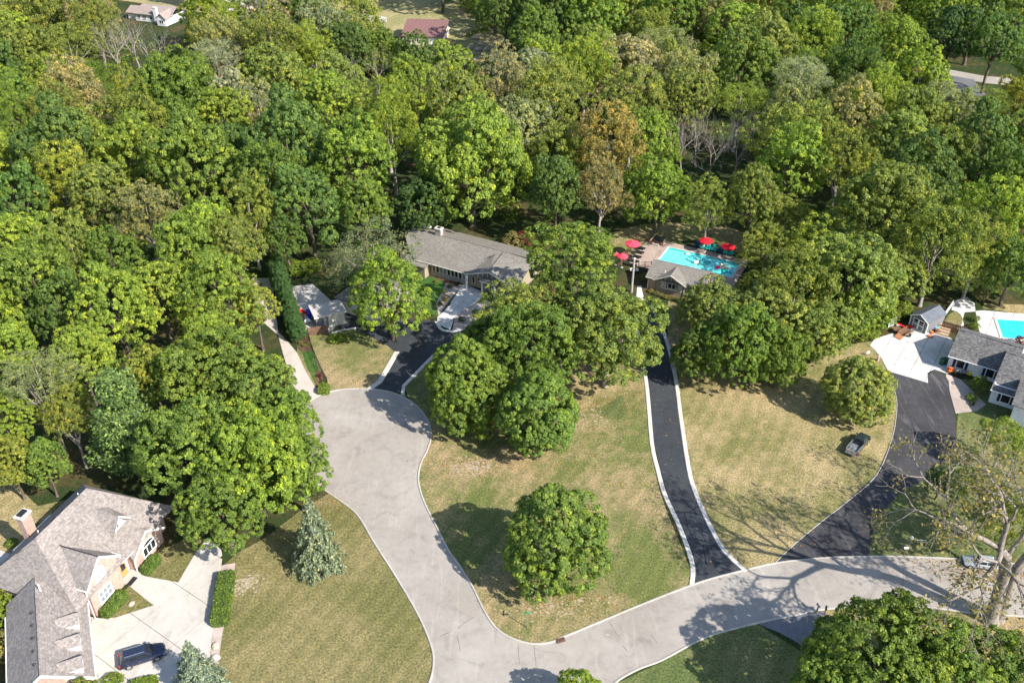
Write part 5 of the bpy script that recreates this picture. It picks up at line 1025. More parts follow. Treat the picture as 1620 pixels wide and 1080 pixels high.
bush(1545, 618, 1.15, 2.2, 'green', 'tall rounded shrub in front of the navy shutters of the right house'); bush(1537, 632, .85, .9, 'bright green', 'low bright clipped shrub in front of the right house')
bush(1541, 520, .8, 1.0, 'bright green', 'green shrub between the two paths by the right-edge pool', 'shrub'); bush(1542, 508, .7, .9, 'green', 'green shrub at the corner of the right-edge pool deck')
bush(1537, 640, .4, .5, 'dark green', 'tiny dark shrub below the bright clipped shrub'); bush(1550, 476, 1.2, 2.4, 'tan', 'brownish shrub beside the white path of the right-edge pool'); bush(1615, 545, 1.0, 1.2, 'dark red', 'dark red shrub at the corner of the right-edge pool')
bush(0, 0, 2.3, 4.4, 'green', 'big shrub in front of the garage wing gable, left one of the bottom edge', loc=bh.matrix_basis @ Vector(W(11.9, -4.6, 0))); bush(0, 0, 2.2, 4.4, 'olive', 'olive shrub in front of the garage wing gable at the bottom', loc=bh.matrix_basis @ Vector(W(11.7, -1.4, 0))); bush(136, 1102, 1.6, 2.6, 'green', 'green shrub left of the driveway at the bottom edge'); bush(180, 1083, 1.1, 1.0, 'bright green', 'low spiky bright green shrub at the bottom of the driveway')
bush(3, 985, 2.2, 3.5, 'yellow-green', 'yellowish shrub at the left edge behind the garage wing'); bush(2, 1040, 2.0, 3.0, 'golden brown', 'rusty shrub at the left edge near the garage wing'); bush(68, 1015, .1, .1, 'green', 'x') if 0 else None
bush(20, 862, .8, .7, 'green', 'small green shrub beside the brick chimney shadow'); bush(64, 840, .9, .9, 'green', 'small green shrub behind the brick house eave')
bush(812, 392, 2.0, 2.6, 'rust brown', 'rust red japanese maple behind the right end of the ranch roof', 'japanese_maple', 'tree'); bush(832, 388, 1.7, 2.6, 'dark red', 'dark red small maple behind the right end of the ranch roof', 'japanese_maple', 'tree')
bush(537, 764, .1, .1, 'green', 'x') if 0 else None
for i, (x, y, c, r) in enumerate(((1030,463,'golden brown',.5),(1038,466,'rust brown',.55),(1046,469,'tan',.5),(1054,472,'golden brown',.6),(1062,474,'rust brown',.6),(1070,475,'olive',.55))): bush(x, y, r, .6, c, ['leftmost', 'second', 'third', 'fourth', 'fifth', 'rightmost'][i] + ' autumn shrub in the bed along the pool house wall')
for i, (x, y, c, r) in enumerate(((722,452,'dark red',.4),(712,455,'green',.5),(702,463,'bright green',.55),(706,475,'golden brown',.7),(698,482,'rust brown',.6),(725,450,'dark green',.4),(768,470,'rust brown',.45),(752,496,'dark green',.6),(731,508,'dark green',.6),(690,447,'golden brown',.4),(775,452,'green',.5))): bush(x, y, r, r * 1.2, c, ['small dark red plant at the ranch front wall', 'green plant left of the ranch walkway', 'bright low plant in the gravel bed', 'golden grass clump beside the white walkway', 'rusty grass clump near the ranch lawn', 'dark plant at the foot of the first porch post', 'rusty plant right of the porch slab', 'dark shrub in the gravel bed right of the walkway', 'dark shrub by the curved concrete edge of the drive', 'golden plant in the bed under the ranch windows', 'green plant under the timbered gable'][i], 'garden_plant', 'plant')
for i, (x, y) in enumerate(((476, 545), (482, 548), (488, 545), (505, 596), (511, 606))): bush(x, y, .35, .5, ['rust brown', 'olive', 'rust brown', 'dark red', 'green'][i], ['rust plant in the mulch bed at the hedge end', 'olive plant in the middle of the mulch bed at the hedge end', 'rust plant next to the iron fence top', 'dark red plant beside the iron fence foot', 'green plant behind the rounded street-end shrub'][i], 'garden_plant', 'plant')
bush(533, 540, 1.2, 1.2, 'bright green', 'fresh green shrub beside the iron fence under the flat garage'); bush(545, 538, 1.0, .9, 'green', 'green shrub at the shaded foot of the flat garage')
bush(1018, 445, .55, 1.4, 'bright green', 'narrow bright green conifer beside the grey pole')
hb = bush(1390, 560, .1, .1, 'green', 'x') if 0 else None
# tall arborvitae screen
for i in range(10):
    t = i / 9; x = 441 + (472 - 441) * t; y = 447 + (538 - 447) * t; p = P(x, y); h = 4.8 - 1.6 * t
    o = thing('arborvitae', '', 'tree', p, i * 1.3, 'arborvitae screen'); f_ = link('crown', PROTO['dense'][i % 2], o); f_.location = (0, 0, h * .5); f_.scale = (1.45, 1.45, h * .52); f_.color = (.075, .155, .05, 1); MB().tube((0, 0, 0), (0, 0, 1), .1, n=5).build('trunk', 'bark', o)
    o['label'] = 'columnar evergreen in the tall screen left of the concrete pad, ' + ['farthest', 'second from the far end', 'third from the far end', 'fourth from the far end', 'fifth from the far end', 'fifth from the near end', 'fourth from the near end', 'third from the near end', 'second from the near end', 'nearest to the street'][i]
# shrubby bushes behind pad
for i, (x, y, r, c) in enumerate(((455,440,1.8,'deep green'),(470,436,1.8,'bright green'),(485,435,1.7,'green'),(497,433,1.5,'yellow-green'))): bush(x, y, r, 2.6, c, ['dark leafy shrub behind the far left pad corner', 'bright leafy shrub behind the concrete pad', 'green leafy shrub behind the concrete pad, third from the left', 'yellowish leafy shrub at the far right pad corner'][i])
# right-hand thicket along the drive boundary
for i, (x, y, r, h, c) in enumerate(((1385,520,1.6,2.6,'green'),(1372,535,1.8,2.8,'yellow-green'),(1350,538,1.8,2.2,'olive'),(1325,549,1.9,2.4,'green'),(1300,560,1.9,2.6,'olive'),(1275,575,2.0,3.0,'green'),(1250,588,2.0,3,'deep green'),(1222,597,2.0,3,'deep green'),(1195,600,1.9,2.8,'green'),(1405,508,1.6,2.5,'olive'),(1425,500,1.5,2.5,'yellow-green'))):
    bush(x, y, r, h, c, c + ' thicket bush above the dry lawn, ' + ['fourth', 'fifth', 'sixth', 'seventh', 'eighth', 'fourth last', 'third last', 'second last', 'last', 'second', 'first'][i] + ' from the patio')
# understorey of the wood: shrubs nobody could count, one object
r = np.random.default_rng(99); pc = []; tries = 0
while len(pc) < 2600:
    X = r.uniform(-190, 190); Y = r.uniform(100, 330); px, py, fw = Q(X, Y, 1.5); tries += 1
    if not (-60 < px < 1680 and -40 < py) or not inside(px, py, poly): continue
    if any(((px - c[0]) / (a + 5)) ** 2 + ((py - c[1]) / (b + 2)) ** 2 < .9 for c, a, b in clear): continue
    pc.append((X, Y, r.uniform(.2, 2.2)))
pc = np.array(pc); k = 46; dd = r.normal(size=(len(pc), k, 3)); dd /= np.linalg.norm(dd, axis=2, keepdims=True); dd[:, :, 2] = np.abs(dd[:, :, 2])
pos = pc[:, None, :] * np.array([1, 1, 0]) + dd * r.uniform(1.0, 2.6, (len(pc), 1, 1)) * r.uniform(.6, 1, (len(pc), k, 1)); pos[:, :, 2] = pos[:, :, 2] * .9 + .1
us = link('undergrowth', leafmesh('undergrowth', pos.reshape(-1, 3), (dd * .6 + np.array([0, 0, .5]) + r.normal(size=dd.shape) * .5).reshape(-1, 3), r.uniform(.22, .42, pos.shape[0] * k), 'leaf', .7, r=r)); us['kind'] = 'stuff'; us['label'] = 'green leafy undergrowth covering the forest floor between the trees'; us.color = (*COLR['green'], 1)
# fallen leaves on the lawns and the street edge
n = 5200; pos = []
for (cx, cy, sx, sy, m_) in ((965, 640, 40, 14, 500), (760, 735, 50, 10, 500), (1600, 905, 60, 9, 1500), (1560, 890, 90, 6, 700), (880, 945, 70, 14, 400), (1150, 610, 60, 8, 300), (520, 800, 30, 15, 300), (1200, 750, 90, 60, 500), (950, 720, 90, 60, 500)):
    for _ in range(m_): q = P(cx + r.normal() * sx, cy + r.normal() * sy); pos.append((q.x, q.y, .05))
pos = np.array(pos); lf = link('fallen_leaves', leafmesh('fallen_leaves', pos, np.array([0, 0, 1]) + r.normal(size=pos.shape) * .25, r.uniform(.05, .1, len(pos)), 'leaf', .7, r=r)); lf['kind'] = 'stuff'; lf['label'] = 'scattered brown fallen leaves on lawn and street edges'; lf.color = (.30, .17, .07, 1)

# ------------------------------------------------------------------ vehicles
def ring(x, prof): return [(x, y, z) for y, z in prof] + [(x, -y, z) for y, z in reversed(prof)]
def wheels(o, xs, w_, r=.36, label=None):
    for x in xs:
        for s in (-1, 1):
            m_ = MB().tube((x, s * (w_ / 2 - .24), r), (x, s * (w_ / 2 - .01), r), r, n=18); t = m_.build('wheel', 'rubber', o); MB().tube((x, s * (w_ / 2 - .012), r), (x, s * (w_ / 2 + .012), r), r * .62, n=14).build('rim', 'rim', t)
def quadpart(name, pts, n, mat, o, th=.02):
    pts = [Vector(p) + Vector(n).normalized() * .012 for p in pts]; m_ = MB(); q = (pts[1] - pts[0]).cross(pts[2] - pts[0])
    if q.dot(Vector(n)) < 0: pts.reverse()
    lo = [p - Vector(n).normalized() * th for p in pts]; k = len(pts); m_.add(pts + lo, [tuple(range(k)), tuple(range(2 * k - 1, k - 1, -1))] + [(i, i + k, (i + 1) % k + k, (i + 1) % k) for i in range(k)]); return m_.build(name, mat, o)
def car(name, label, cat, p, rz, L_, w_, paint, secs, cab, wb, roofmat=None, suv=False, r=.35):
    """secs: (x, half width, z low, z belt); cab: (x_windscreen_base, x_roof_front, x_roof_back, x_rear_base, z_belt, z_roof, half base, half roof)"""
    o = thing(name, label, cat, p, rz); m_ = MB(); rings = []
    for x, hw, z0, z1 in secs: rings.append(ring(x, [(hw * .86, z0), (hw * .98, z0 + .12), (hw, z0 + (z1 - z0) * .55), (hw * .95, z1 - .08), (hw * .82, z1), (hw * .3, z1 + .035)]))
    m_.loft(rings); b = m_.build('body', paint, o, True); b.modifiers.new('s', 'EDGE_SPLIT').split_angle = .7
    x0, x1, x2, x3, zb, zr, hb, hr = cab; g_ = MB()
    g_.loft([[(x0, hb, zb), (x0, -hb, zb), (x3, -hb, zb), (x3, hb, zb)], [(x1, hr, zr - .03), (x1, -hr, zr - .03), (x2, -hr, zr - .03), (x2, hr, zr - .03)], [(x1 - .1, hr - .1, zr + .02), (x1 - .1, -hr + .1, zr + .02), (x2 + .1, -hr + .1, zr + .02), (x2 + .1, hr - .1, zr + .02)]]); g_.build('roof', roofmat or paint, o, False, .03)
    def I(t, s, v): return Vector((x0 + (x1 - x0) * v + ((x3 - x0) + ((x2 - x1) - (x3 - x0)) * v) * t, s * (hb + (hr - hb) * v), zb + (zr - .03 - zb) * v))
    nf = Vector((zr - zb, 0, x0 - x1)); quadpart('windshield', [I(0, -.88, .12), I(0, .88, .12), I(0, .88, .93), I(0, -.88, .93)], nf, 'glass_dark', o)
    nb = Vector((-(zr - zb), 0, x2 - x3 if x2 > x3 else .1)); quadpart('rear_window', [I(1, -.84, .2), I(1, .84, .2), I(1, .84, .9), I(1, -.84, .9)], nb, 'glass_dark', o)
    for s in (-1, 1):
        cuts = ((.09, .40), (.44, .70), (.74, .92)) if suv else ((.12, .50), (.54, .88))
        for i, (a, c) in enumerate(cuts): quadpart('side_window', [I(a, s, .12), I(c, s, .12), I(c, s, .86), I(a + (.0 if i else .03), s, .86)], (0, s, .35), 'glass_dark', o)
        MB().box(x0 - .45, x0 - .25, s * (hb + .12) - .11, s * (hb + .12) + .11, zb + .02, zb + .18).build('mirror', paint, o, False, .03)
        xf = secs[-1][0]; xr = secs[0][0]; MB().box(xf - .22, xf + .02, s * (w_ * .36) - .16, s * (w_ * .36) + .16, .58, .74).build('headlight', 'glass_pale', o, False, .03); MB().box(xr - .03, xr + .1, s * (w_ * .42) - .1, s * (w_ * .42) + .1, .72, 1.0).build('taillight', 'taillight', o, False, .02)
        for x in (x0 - (x0 - x3) * .42, x0 - (x0 - x3) * .78): MB().box(x - .09, x + .09, s * (w_ / 2 + .012) - .012, s * (w_ / 2 + .012) + .012, zb - .2, zb - .16).build('door_handle', 'grey_metal', o)
        if suv: MB().tube((x1 - .15, s * (hr - .12), zr + .06), (x2 + .15, s * (hr - .12), zr + .06), .03, n=5).build('roof_rail', 'grey_metal', o)
    wheels(o, wb, w_, r); MB().box(secs[0][0] - .05, secs[0][0] + .25, -w_ * .44, w_ * .44, .3, .55).build('bumper', 'black_metal', o, False, .05); MB().box(secs[-1][0] - .2, secs[-1][0] + .05, -w_ * .4, w_ * .4, .3, .52).build('bumper', 'black_metal', o, False, .05); MB().box(secs[0][0] - .065, secs[0][0] - .05, -.2, .2, .6, .72).build('license_plate', 'white_paint', o)
    return o
cs = 1 / K
def ang(p, q): return math.atan2(q.y - p.y, q.x - p.x)
e1 = lambda x, y: P(140 + x / 6.23, 980 + y / 6.23)
sc_ = [(-2.42, .80, .42, .92), (-2.25, .93, .3, 1.02), (-1.2, .96, .28, 1.06), (.4, .96, .28, 1.05), (1.1, .95, .28, 1.0), (2.0, .92, .3, .92), (2.35, .82, .35, .82), (2.45, .6, .42, .72)]
c0 = (e1(335, 490) + e1(775, 300)) / 2; a0 = ang(e1(435, 472), e1(700, 388)); o = car('suv', 'dark navy suv parked on the pale concrete driveway of the brick house', 'car', c0 + Vector((-math.sin(a0) * .45, math.cos(a0) * .75 - .62, .06)), a0, 4.9, 1.92, 'paint_navy', sc_, (1.25, .55, -1.85, -2.3, 1.03, 1.70, .86, .66), (-1.5, 1.5), suv=True, r=.38); o.scale = (cs,) * 3
e3 = lambda x, y: P(1400 + x / 4.909, 780 + y / 4.909)
sc2 = [(-2.2, .70, .42, .80), (-2.1, .85, .3, .9), (-1.2, .88, .26, .94), (.4, .88, .26, .92), (1.1, .87, .26, .88), (1.9, .82, .28, .78), (2.15, .65, .34, .66)]
c1 = (e3(600, 580) + e3(905, 625)) / 2; a1 = ang(e3(860, 622), e3(685, 598)); o = car('hatchback', 'silver hatchback parked at the kerb under the half-bare sycamore', 'car', c1 + Vector((0, .75, .04)), a1, 4.4, 1.76, 'paint_silver', sc2, (1.0, .3, -1.55, -2.05, .92, 1.45, .78, .6), (-1.3, 1.35), r=.32); o.scale = (cs * .93,) * 3
# pickup
e2 = lambda x, y: P(1300 + x / 13.5, 660 + y / 13.5)
t0 = e2(605, 820); at = ang(e2(760, 850), e2(1020, 545)); o = thing('pickup_truck', 'dark green-grey pickup truck with open bed parked on the dry lawn', 'pickup truck', (0, 0, 0), at); pt = 'paint_greengrey'
m_ = MB(); rings = [ring(x, [(hw * .9, z0), (hw, z0 + .1), (hw, z1 - .15), (hw * .93, z1), (hw * .3, z1 + .03)]) for x, hw, z0, z1 in ((-.2, .9, .4, 1.0), (.9, .91, .4, 1.0), (1.5, .9, .4, 1.0), (2.3, .86, .42, .96), (2.55, .75, .5, .85))]; m_.loft(rings); b = m_.build('body', pt, o, True); b.modifiers.new('s', 'EDGE_SPLIT').split_angle = .7
MB().box(-2.5, -.2, -.72, .72, .55, .6).build('bed_floor', 'grey_metal', o)
for s in (-1, 1): MB().box(-2.5, -.2, min(s * .9, s * .72), max(s * .9, s * .72), .45, 1.05).build('bed_side', pt, o, False, .04); MB().box(-2.5, -.2, s * .81 - .07, s * .81 + .07, 1.05, 1.085).build('bed_rail', 'grey_metal', o); MB().box(-2.57, -2.5, s * .84 - .06, s * .84 + .06, .68, 1.0).build('taillight', 'taillight', o); MB().box(1.45, 1.6, s * .98 - .1, s * .98 + .1, 1.02, 1.2).build('mirror', pt, o); MB().box(2.45, 2.58, s * .62 - .12, s * .62 + .12, .66, .82).build('headlight', 'glass_pale', o)
MB().box(-2.56, -2.5, -.75, .75, .55, 1.04).build('tailgate', 'tan_fabric', o, False, .02); MB().box(-2.75, -2.56, -.85, .85, .42, .56).build('bumper', 'grey_metal', o, False, .03); MB().box(2.5, 2.66, -.82, .82, .4, .56).build('bumper', 'grey_metal', o, False, .03); MB().box(-2.0, -1.0, -.55, .2, .6, .72).build('bed_liner', 'grey_metal', o)
g_ = MB(); g_.loft([[(1.45, .86, 1.0), (1.45, -.86, 1.0), (-.22, -.86, 1.0), (-.22, .86, 1.0)], [(.95, .68, 1.62), (.95, -.68, 1.62), (-.1, -.68, 1.62), (-.1, .68, 1.62)], [(.85, .6, 1.66), (.85, -.6, 1.66), (0, -.6, 1.66), (0, .6, 1.66)]]); g_.build('cab', pt, o, False, .03)
quadpart('windshield', [(1.4, -.76, 1.06), (1.4, .76, 1.06), (1.0, .6, 1.56), (1.0, -.6, 1.56)], (.6, 0, .5), 'glass_dark', o); quadpart('rear_window', [(-.21, -.7, 1.08), (-.21, .7, 1.08), (-.11, .58, 1.52), (-.11, -.58, 1.52)], (-1, 0, .2), 'glass_dark', o)
for s in (-1, 1): quadpart('side_window', [(1.2, s * .845, 1.06), (-.05, s * .845, 1.06), (-.0, s * .705, 1.54), (.9, s * .705, 1.54)], (0, s, .3), 'glass_dark', o)
wheels(o, (-1.55, 1.6), 1.8, .38); o.location = t0 + Vector((math.cos(at) * 2.45 * cs, math.sin(at) * 2.45 * cs, .02)); o.scale = (cs,) * 3
# white van glimpsed through the maple
o = car('white_car', 'white car glimpsed between the leaves of the big maple stand', 'car', P(441, 668) + Vector((0, 0, .03)), 1.1, 4.6, 1.8, 'white_paint', sc_, (1.25, .55, -1.85, -2.3, 1.03, 1.6, .84, .66), (-1.5, 1.5), r=.34); o.scale = (cs,) * 3

# ------------------------------------------------------------------ street furniture and small things
sg = thing('street_sign', 'green street name sign on a thin pole at the inside corner of the bend', 'street sign', P(833.7, 992), 0)
MB().tube((0, 0, 0), (0, 0, 2.2), .035, n=6).build('pole', 'grey_metal', sg); MB().box(-.42, .42, -.015, .015, 2.2, 2.36).build('sign_blade', 'sign_green', sg); MB().box(-.015, .015, -.38, .38, 2.365, 2.52).build('sign_blade', 'sign_green', sg)
dn = thing('storm_drain', 'rusty storm drain inlet set in the kerb at the bend', 'drain', P(887, 1013), .35); MB().box(-.45, .45, -.22, .22, .02, .16).build('inlet', 'wood_brown', dn); MB().box(-.38, .38, -.24, -.22, .05, .12).build('opening', 'black_metal', dn)
for i in range(5): MB().box(-.36 + i * .16, -.30 + i * .16, -.14, .18, .16, .175).build('bar', 'black_metal', dn)
def mailbox(px, py, rz, mat, label):
    o = thing('mailbox', label, 'mailbox', P(px, py), rz); MB().box(-.05, .05, -.05, .05, 0, 1.0).build('post', 'wood_brown', o); m_ = MB(); m_.loft([[(x, -.1, 1.0), (x, .1, 1.0), (x, .1, 1.13), (x, .05, 1.2), (x, -.05, 1.2), (x, -.1, 1.13)] for x in (-.25, .25)]); m_.build('box', mat, o); MB().box(.0, .02, .1, .12, 1.1, 1.25).build('flag', 'red_plastic', o)
mailbox(1304, 972, 1.2, 'black_metal', 'dark mailbox beside the bottom driveway mouth'); mailbox(1430, 877, 0, 'white_paint', 'pale mailbox on the lawn beside the side driveway mouth'); mailbox(664, 553, .5, 'black_metal', 'dark mailbox near the ranch drive kerb')
mailbox(1292, 968, 1.9, 'grey_metal', 'grey mailbox left of the dark one at the bottom driveway')
ln = thing('yard_light', 'pale post light on the shaded lawn above the street', 'light', P(1436, 869)); MB().tube((0, 0, 0), (0, 0, 1.7), .04, n=6).build('post', 'grey_metal', ln); MB().lathe([(.05, 0), (.15, .1), (.17, .3), (.06, .42)], 8, (0, 0, 1.7)).build('lantern', 'white_paint', ln)
tp_ = thing('tripod', 'thin white cross-shaped sprinkler stand on the shaded lawn', 'sprinkler', P(1457, 856)); MB().tube((-.5, .2, .05), (.5, -.2, .35), .03, n=5).build('arm', 'white_paint', tp_); MB().tube((.1, .3, .05), (-.05, -.3, .3), .03, n=5).build('arm', 'white_paint', tp_)
# utility pole and wires
up = thing('utility_pole', 'timber utility pole beside the road at the top right', 'pole', P(1489, 96)); MB().tube((0, 0, 0), (0, 0, 10), .2, .13, 8).build('post', 'pole_wood', up); MB().box(-1.2, 1.2, -.08, .08, 9.2, 9.35).build('crossarm', 'pole_wood', up)
for x in (-1, 0, 1): MB().lathe([(.05, 0), (.08, .05), (.03, .18)], 6, (x, 0, 9.35)).build('insulator', 'grey_metal', up)
for k, (za, xoff) in enumerate(((7.2, 0), (9.4, -.9), (9.4, .9))):
    b0_ = P(1489, 96); A1 = Vector((b0_.x - 26, b0_.y + 5, za)); B1 = Vector((b0_.x + 60, b0_.y - 12 + xoff, za)); m_ = MB(); pr = None
    for i in range(21):
        t = i / 20; q = A1.lerp(B1, t); q.z -= 1.2 * 4 * t * (1 - t)
        if pr is not None: m_.tube(pr, q, .075 if k == 0 else .04, n=4, cap=False)
        pr = q.copy()
    tag(m_.build('overhead_wire', 'wire'), ['thick lower wire strung from the top right utility pole', 'far thin upper wire of the top right utility pole', 'near thin upper wire of the top right utility pole'][k], 'wire')
# iron fence left of the upper lawn
fz = thing('iron_fence', 'black iron fence between the footpath grass and the upper lawn', 'fence', (0, 0, 0)); ln_ = smoothline(PX([(487,528),(490,540),(498,565),(509,590),(518,608)]), False, 3); m_ = MB(); 
for i, p in enumerate(ln_):
    MB().tube(p, p + Vector((0, 0, 1.3)), .045, n=5).build('post', 'black_metal', fz)
    if i:
        q = ln_[i - 1]
        for z in (.15, 1.18): m_.tube(p + Vector((0, 0, z)), q + Vector((0, 0, z)), .025, n=4)
        for j in range(1, 7): c = q.lerp(p, j / 7); m_.tube(c + Vector((0, 0, .1)), c + Vector((0, 0, 1.25)), .012, n=3)
o_ = m_.build('railing_bars', 'black_metal', fz); o_['kind'] = 'stuff'
# wood gate at the pad
gt = thing('timber_gate', 'weathered brown timber gate panel at the near end of the concrete pad', 'gate', P(487, 531), .25)
for i in range(13): MB().box(i * .24, i * .24 + .21, -.03, .03, .05, 1.4).build('board', 'wood_brown', gt)
for z in (.3, 1.15): MB().box(0, 3.1, .03, .07, z, z + .09).build('rail', 'wood_brown', gt)
for i, (x, y, mt, lb, s) in enumerate(((479, 497, 'red_plastic', 'red toy slide on the shaded concrete pad', 1), (495, 501, 'blue_plastic', 'blue playhouse beside the flat garage wall', 1.5))):
    o = thing(['toy_slide', 'playhouse'][i], lb, 'toy', P(x, y + 2), .4)
    if i == 0:
        MB().obox((0, 0, .7), (1, 0, -.7), (0, 1, 0), .95, .3, .04).build('chute', mt, o); [MB().obox((0, q, .78), (1, 0, -.7), (0, 1, 0), .95, .04, .12).build('side_rail', mt, o) for q in (-.32, .32)]; MB().box(-.95, -.7, -.35, .35, 0, 1.35).build('ladder', 'yellow_plastic', o)
    else:
        wallbox(o, -.7, .7, -.6, .6, 1.3, mt); [MB().slab([(-.85, s_ * .8, 1.2), (.85, s_ * .8, 1.2), (.85, 0, 1.8), (-.85, 0, 1.8)], .06).build('roof', mt, o) for s_ in (-1, 1)]; MB().box(-.25, .25, -.63, -.6, .05, 1.0).build('door', 'white_paint', o)
for i, (x, y) in enumerate(((486, 506), (490, 511), (483, 513))):
    o = thing('garden_chair', ['white garden chair beside the red toy slide', 'white garden chair in front of the blue playhouse', 'white garden chair nearest the timber gate'][i], 'chair', P(x, y), i * 1.3); MB().box(-.25, .25, -.25, .25, .4, .45).build('seat', 'white_paint', o); MB().box(-.25, -.2, -.25, .25, .45, .95).build('backrest', 'white_paint', o)
    for a in (-.22, .22):
        for b in (-.22, .22): MB().box(a - .02, a + .02, b - .02, b + .02, 0, .4).build('leg', 'white_paint', o)
# boulder island and doormat, pumpkins, planters
def rock(px, py, s, mat, label):
    o = MB().lathe([(.3 * s, 0), (s, .1 * s), (1.05 * s, .4 * s), (.65 * s, .75 * s), (.12 * s, .85 * s)], 7, sx=1.3).build('rock', mat); o.location = P(px, py); o.rotation_euler = (.1, -.08, px); tag(o, label, 'rock')
rock(A_(662, 684)[0], A_(662, 684)[1], .28, 'rock_tan', 'pale boulder on the small lawn island by the brick house'); rock(A_(655, 690)[0], A_(655, 690)[1], .16, 'stone', 'small dark stone beside the island boulder'); rock(342, 1040, .36, 'concrete', 'pale rounded boulder at the driveway edge below the long hedge'); rock(341, 1022, .35, 'rock_tan', 'tan rounded boulder at the driveway edge below the long hedge')
o = MB().box(-.6, .6, -.28, .28, .1, .12).build('doormat', 'rubber'); q = bh.matrix_basis @ Vector((5.0, -.5, .0)); o.location = q + Vector((0, 0, .01)); o.rotation_euler = (0, 0, math.radians(71.5)); tag(o, 'dark doormat in front of the brick house door', 'doormat')
for i, (x, y, mt, s) in enumerate(((455, 722, 'orange_plastic', .2), (465, 730, 'orange_plastic', .16), (450, 732, 'red_plastic', .13), (468, 775, 'stone', .2))):
    o = MB().lathe([(.3 * s, 0), (s, .35 * s), (s * 1.05, .9 * s), (.7 * s, 1.4 * s), (.15 * s, 1.5 * s)], 12).build('pumpkin' if i < 3 else 'planter', mt, None, True); q = P(*A_(x, y)); o.location = (q.x, q.y, .06); tag(o, ['largest orange pumpkin at the garage corner of the brick house', 'smaller orange pumpkin at the garage corner', 'red-orange pumpkin left at the garage corner', 'small grey planter on the driveway near the garage corner'][i], ['pumpkin', 'pumpkin', 'pumpkin', 'planter'][i])
# things on the white patio
D_ = lambda x, y, z=0: P(1340 + x / 4.911, 440 + y / 4.911, z)
def bin_(p, mat, label, s=1):
    o = thing('wheelie_bin', label, 'bin', p, .5); m_ = MB(); m_.loft([[(-a, -a, z), (a, -a, z), (a, a, z), (-a, a, z)] for a, z in ((.24 * s, .05), (.3 * s, .95 * s))]); m_.build('body', mat, o); MB().box(-.33 * s, .33 * s, -.33 * s, .36 * s, .95 * s, 1.02 * s).build('lid', mat, o); [MB().tube((q, .3 * s, .1), (q + .05, .3 * s, .1), .1, n=8).build('wheel', 'rubber', o) for q in (-.25, .2)]
bin_(D_(735, 672), 'green_plastic', 'dark green wheelie bin left of its twin by the shuttered house wall', 1.0); bin_(D_(757, 668), 'green_plastic', 'dark green wheelie bin touching the shuttered house corner', 1.0)
tr = thing('utility_trailer', 'small brown utility trailer with ramp on the white patio', 'trailer', D_(450, 440, 0) + Vector((0, 0, .06)), math.radians(35)); MB().box(-1.1, 1.1, -.6, .6, .42, .48).build('bed', 'wood_brown', tr)
for s in (-1, 1): MB().box(-1.1, 1.1, s * .6 - .03, s * .6 + .03, .48, .85).build('side_board', 'wood_brown', tr); MB().tube((0, s * .68, .28), (0, s * .82, .28), .28, n=14).build('wheel', 'rubber', tr)
MB().box(1.1, 1.9, -.05, .05, .4, .46).build('drawbar', 'grey_metal', tr); MB().obox((-1.5, 0, .25), (-1, 0, -.45), (0, 1, 0), .45, .55, .03).build('ramp', 'terracotta', tr)
o = thing('sawhorse_table', 'dark wooden cable spool table lying on the white patio', 'table', D_(385, 420) + Vector((0, 0, .06)), .4); MB().lathe([(.7, 0), (.7, .06)], 16, (0, 0, .5)).build('tabletop', 'wood_brown', o); MB().lathe([(.3, 0), (.3, .5)], 12).build('core', 'wood_brown', o); MB().lathe([(.65, 0), (.65, .05)], 16, (0, 0, .0)).build('base', 'wood_brown', o)
o = thing('kayak', 'bright red kayak lying beside the grey shed', 'kayak', D_(440, 378) + Vector((0, 0, .06)), math.radians(-20)); MB().loft([[(x, 0, .02), (x, h_, .12), (x, h_ * .8, .3), (x, 0, .36), (x, -h_ * .8, .3), (x, -h_, .12)] for x, h_ in ((-1.3, .03), (-.9, .25), (-.3, .36), (.4, .36), (1.0, .24), (1.35, .03))]).build('hull', 'red_plastic', o, True); MB().lathe([(.3, 0), (.28, .03)], 12, (0, 0, .35), sx=1.4, sy=.75).build('cockpit', 'black_metal', o)
o = thing('screen_frame', 'pale metal screen frame leaning at the patio edge by the trees', 'frame', D_(345, 372), math.radians(30)); [MB().box(*b).build('bar', 'white_paint', o) for b in ((-.8, .8, -.03, .03, .05, .13), (-.8, .8, -.03, .03, 1.3, 1.38), (-.8, -.72, -.03, .03, .13, 1.3), (.72, .8, -.03, .03, .13, 1.3))]; MB().box(-.72, .72, -.01, .01, .13, 1.3).build('mesh_panel', 'glass_pale', o)
def bike(p, rz, mat, label):
    o = thing('bicycle', label, 'bicycle', p, rz)
    for x in (-.5, .5): t = link('wheel', MB().torus((0, 0, 0), .32, .035, 16, 5).mesh('wheel', 'rubber'), o); t.rotation_euler = (math.pi / 2, 0, 0); t.location = (x, 0, .34)
    m_ = MB(); [m_.tube(a, b, .025, n=5) for a, b in (((-.5, 0, .34), (-.15, 0, .75)), ((-.15, 0, .75), (.38, 0, .78)), ((-.05, 0, .34), (.38, 0, .72)), ((.38, 0, .9), (.5, 0, .34)), ((-.5, 0, .34), (-.05, 0, .34)), ((-.05, 0, .34), (-.17, 0, .85)))]; m_.build('frame', mat, o)
    MB().box(-.3, -.05, -.06, .06, .85, .9).build('saddle', 'black_metal', o); MB().tube((.36, -.28, .95), (.36, .28, .95), .02, n=5).build('handlebar', 'grey_metal', o)
bike(D_(855, 745), .2, 'white_paint', 'white bicycle in front of the shuttered window, left one'); bike(D_(895, 755), .1, 'grey_metal', 'grey bicycle in front of the shuttered house door, right one'); bike(D_(845, 765), -.5, 'black_metal', 'black bicycle lying nearest to the gravel bed')
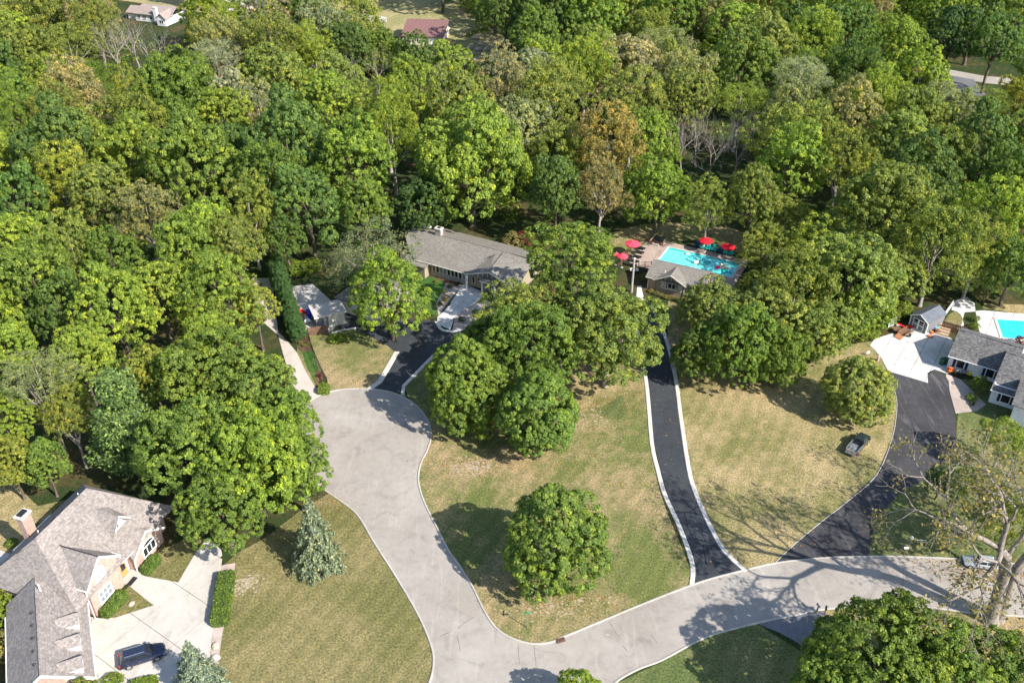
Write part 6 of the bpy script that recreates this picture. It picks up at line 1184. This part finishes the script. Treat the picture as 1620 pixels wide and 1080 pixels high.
def ridecar(p, mat, label, rz=0):
    o = thing('toy_car', label, 'toy', p, rz); MB().box(-.5, .5, -.3, .3, .12, .45).build('body', mat, o, False, .08); MB().box(-.35, .15, -.26, .26, .75, .82).build('roof', mat, o, False, .03); [MB().box(a - .03, a + .03, b - .03, b + .03, .45, .76).build('pillar', mat, o) for a in (-.3, .1) for b in (-.22, .22)]
    [MB().tube((a, b, .14), (a, b + .08, .14), .14, n=10).build('wheel', 'rubber', o) for a in (-.33, .33) for b in (-.34, .26)]
ridecar(D_(800, 728), 'orange_plastic', 'orange-red toy car at the shuttered house corner', .4); ridecar(D_(950, 745), 'yellow_plastic', 'yellow toy car behind the tall rounded shrub', 1.0)
for i, (x, y, mt, s) in enumerate(((640, 455, 'terracotta', .3), (655, 462, 'terracotta', .26), (660, 430, 'orange_plastic', .28), (690, 395, 'sky_plastic', .4), (672, 385, 'sky_plastic', .35), (400, 395, 'black_metal', .35), (395, 372, 'white_paint', .3), (700, 420, 'wood_brown', .4))):
    o = thing('crate', ['terracotta box at the shed corner, nearer one', 'smaller terracotta box at the shed corner', 'orange box between the shed and the deck steps', 'light blue cooler right of the shed', 'small light blue cooler against the shed wall', 'black box behind the cable spool table', 'white box by the leaning screen frame', 'brown box beside the deck steps'][i], 'box', D_(x, y) + Vector((0, 0, .06)), i * .7)
    MB().box(-s, s, -s * .7, s * .7, 0, s * .8).build('body', mt, o, False, .02); MB().box(-s * 1.04, s * 1.04, -s * .74, s * .74, s * .8, s * .92).build('lid', mt, o, False, .02)
for i, (x, y) in enumerate(((720, 285), (745, 290), (738, 270), (755, 262))):
    o = thing('patio_chair', ['dark patio chair behind the shed, nearest the picket fence', 'dark patio chair behind the shed, second', 'dark patio chair behind the shed, third', 'dark patio chair behind the shed, farthest up the path'][i], 'chair', D_(x, y), i * 1.1); MB().box(-.28, .28, -.28, .28, .4, .46).build('seat', 'black_metal', o); MB().box(-.28, -.22, -.28, .28, .46, 1.0).build('backrest', 'black_metal', o)
    for a in (-.24, .24):
        for b in (-.24, .24): MB().box(a - .02, a + .02, b - .02, b + .02, 0, .4).build('leg', 'black_metal', o)
o = thing('yard_sign', 'small white yard sign on the lawn edge near the white patio', 'sign', D_(160, 600), .2); MB().box(-.25, .25, -.01, .01, .35, .75).build('panel', 'white_paint', o); [MB().tube((x, 0, 0), (x, 0, .35), .01, n=4).build('stake', 'grey_metal', o) for x in (-.2, .2)]
o = thing('pale_path_post', 'pale stone post right of the small yard sign', 'post', D_(240, 640), .2); MB().box(-.12, .12, -.12, .12, 0, .7).build('shaft', 'rock_tan', o); MB().box(-.16, .16, -.16, .16, .7, .78).build('cap', 'rock_tan', o); o.name = 'stone_post'

# ------------------------------------------------------------------ survey units -> metres
for o in list(SC.objects):
    if o.parent is None and o.type in ('MESH', 'EMPTY'):
        o.location = o.location * K; o.scale = o.scale * K
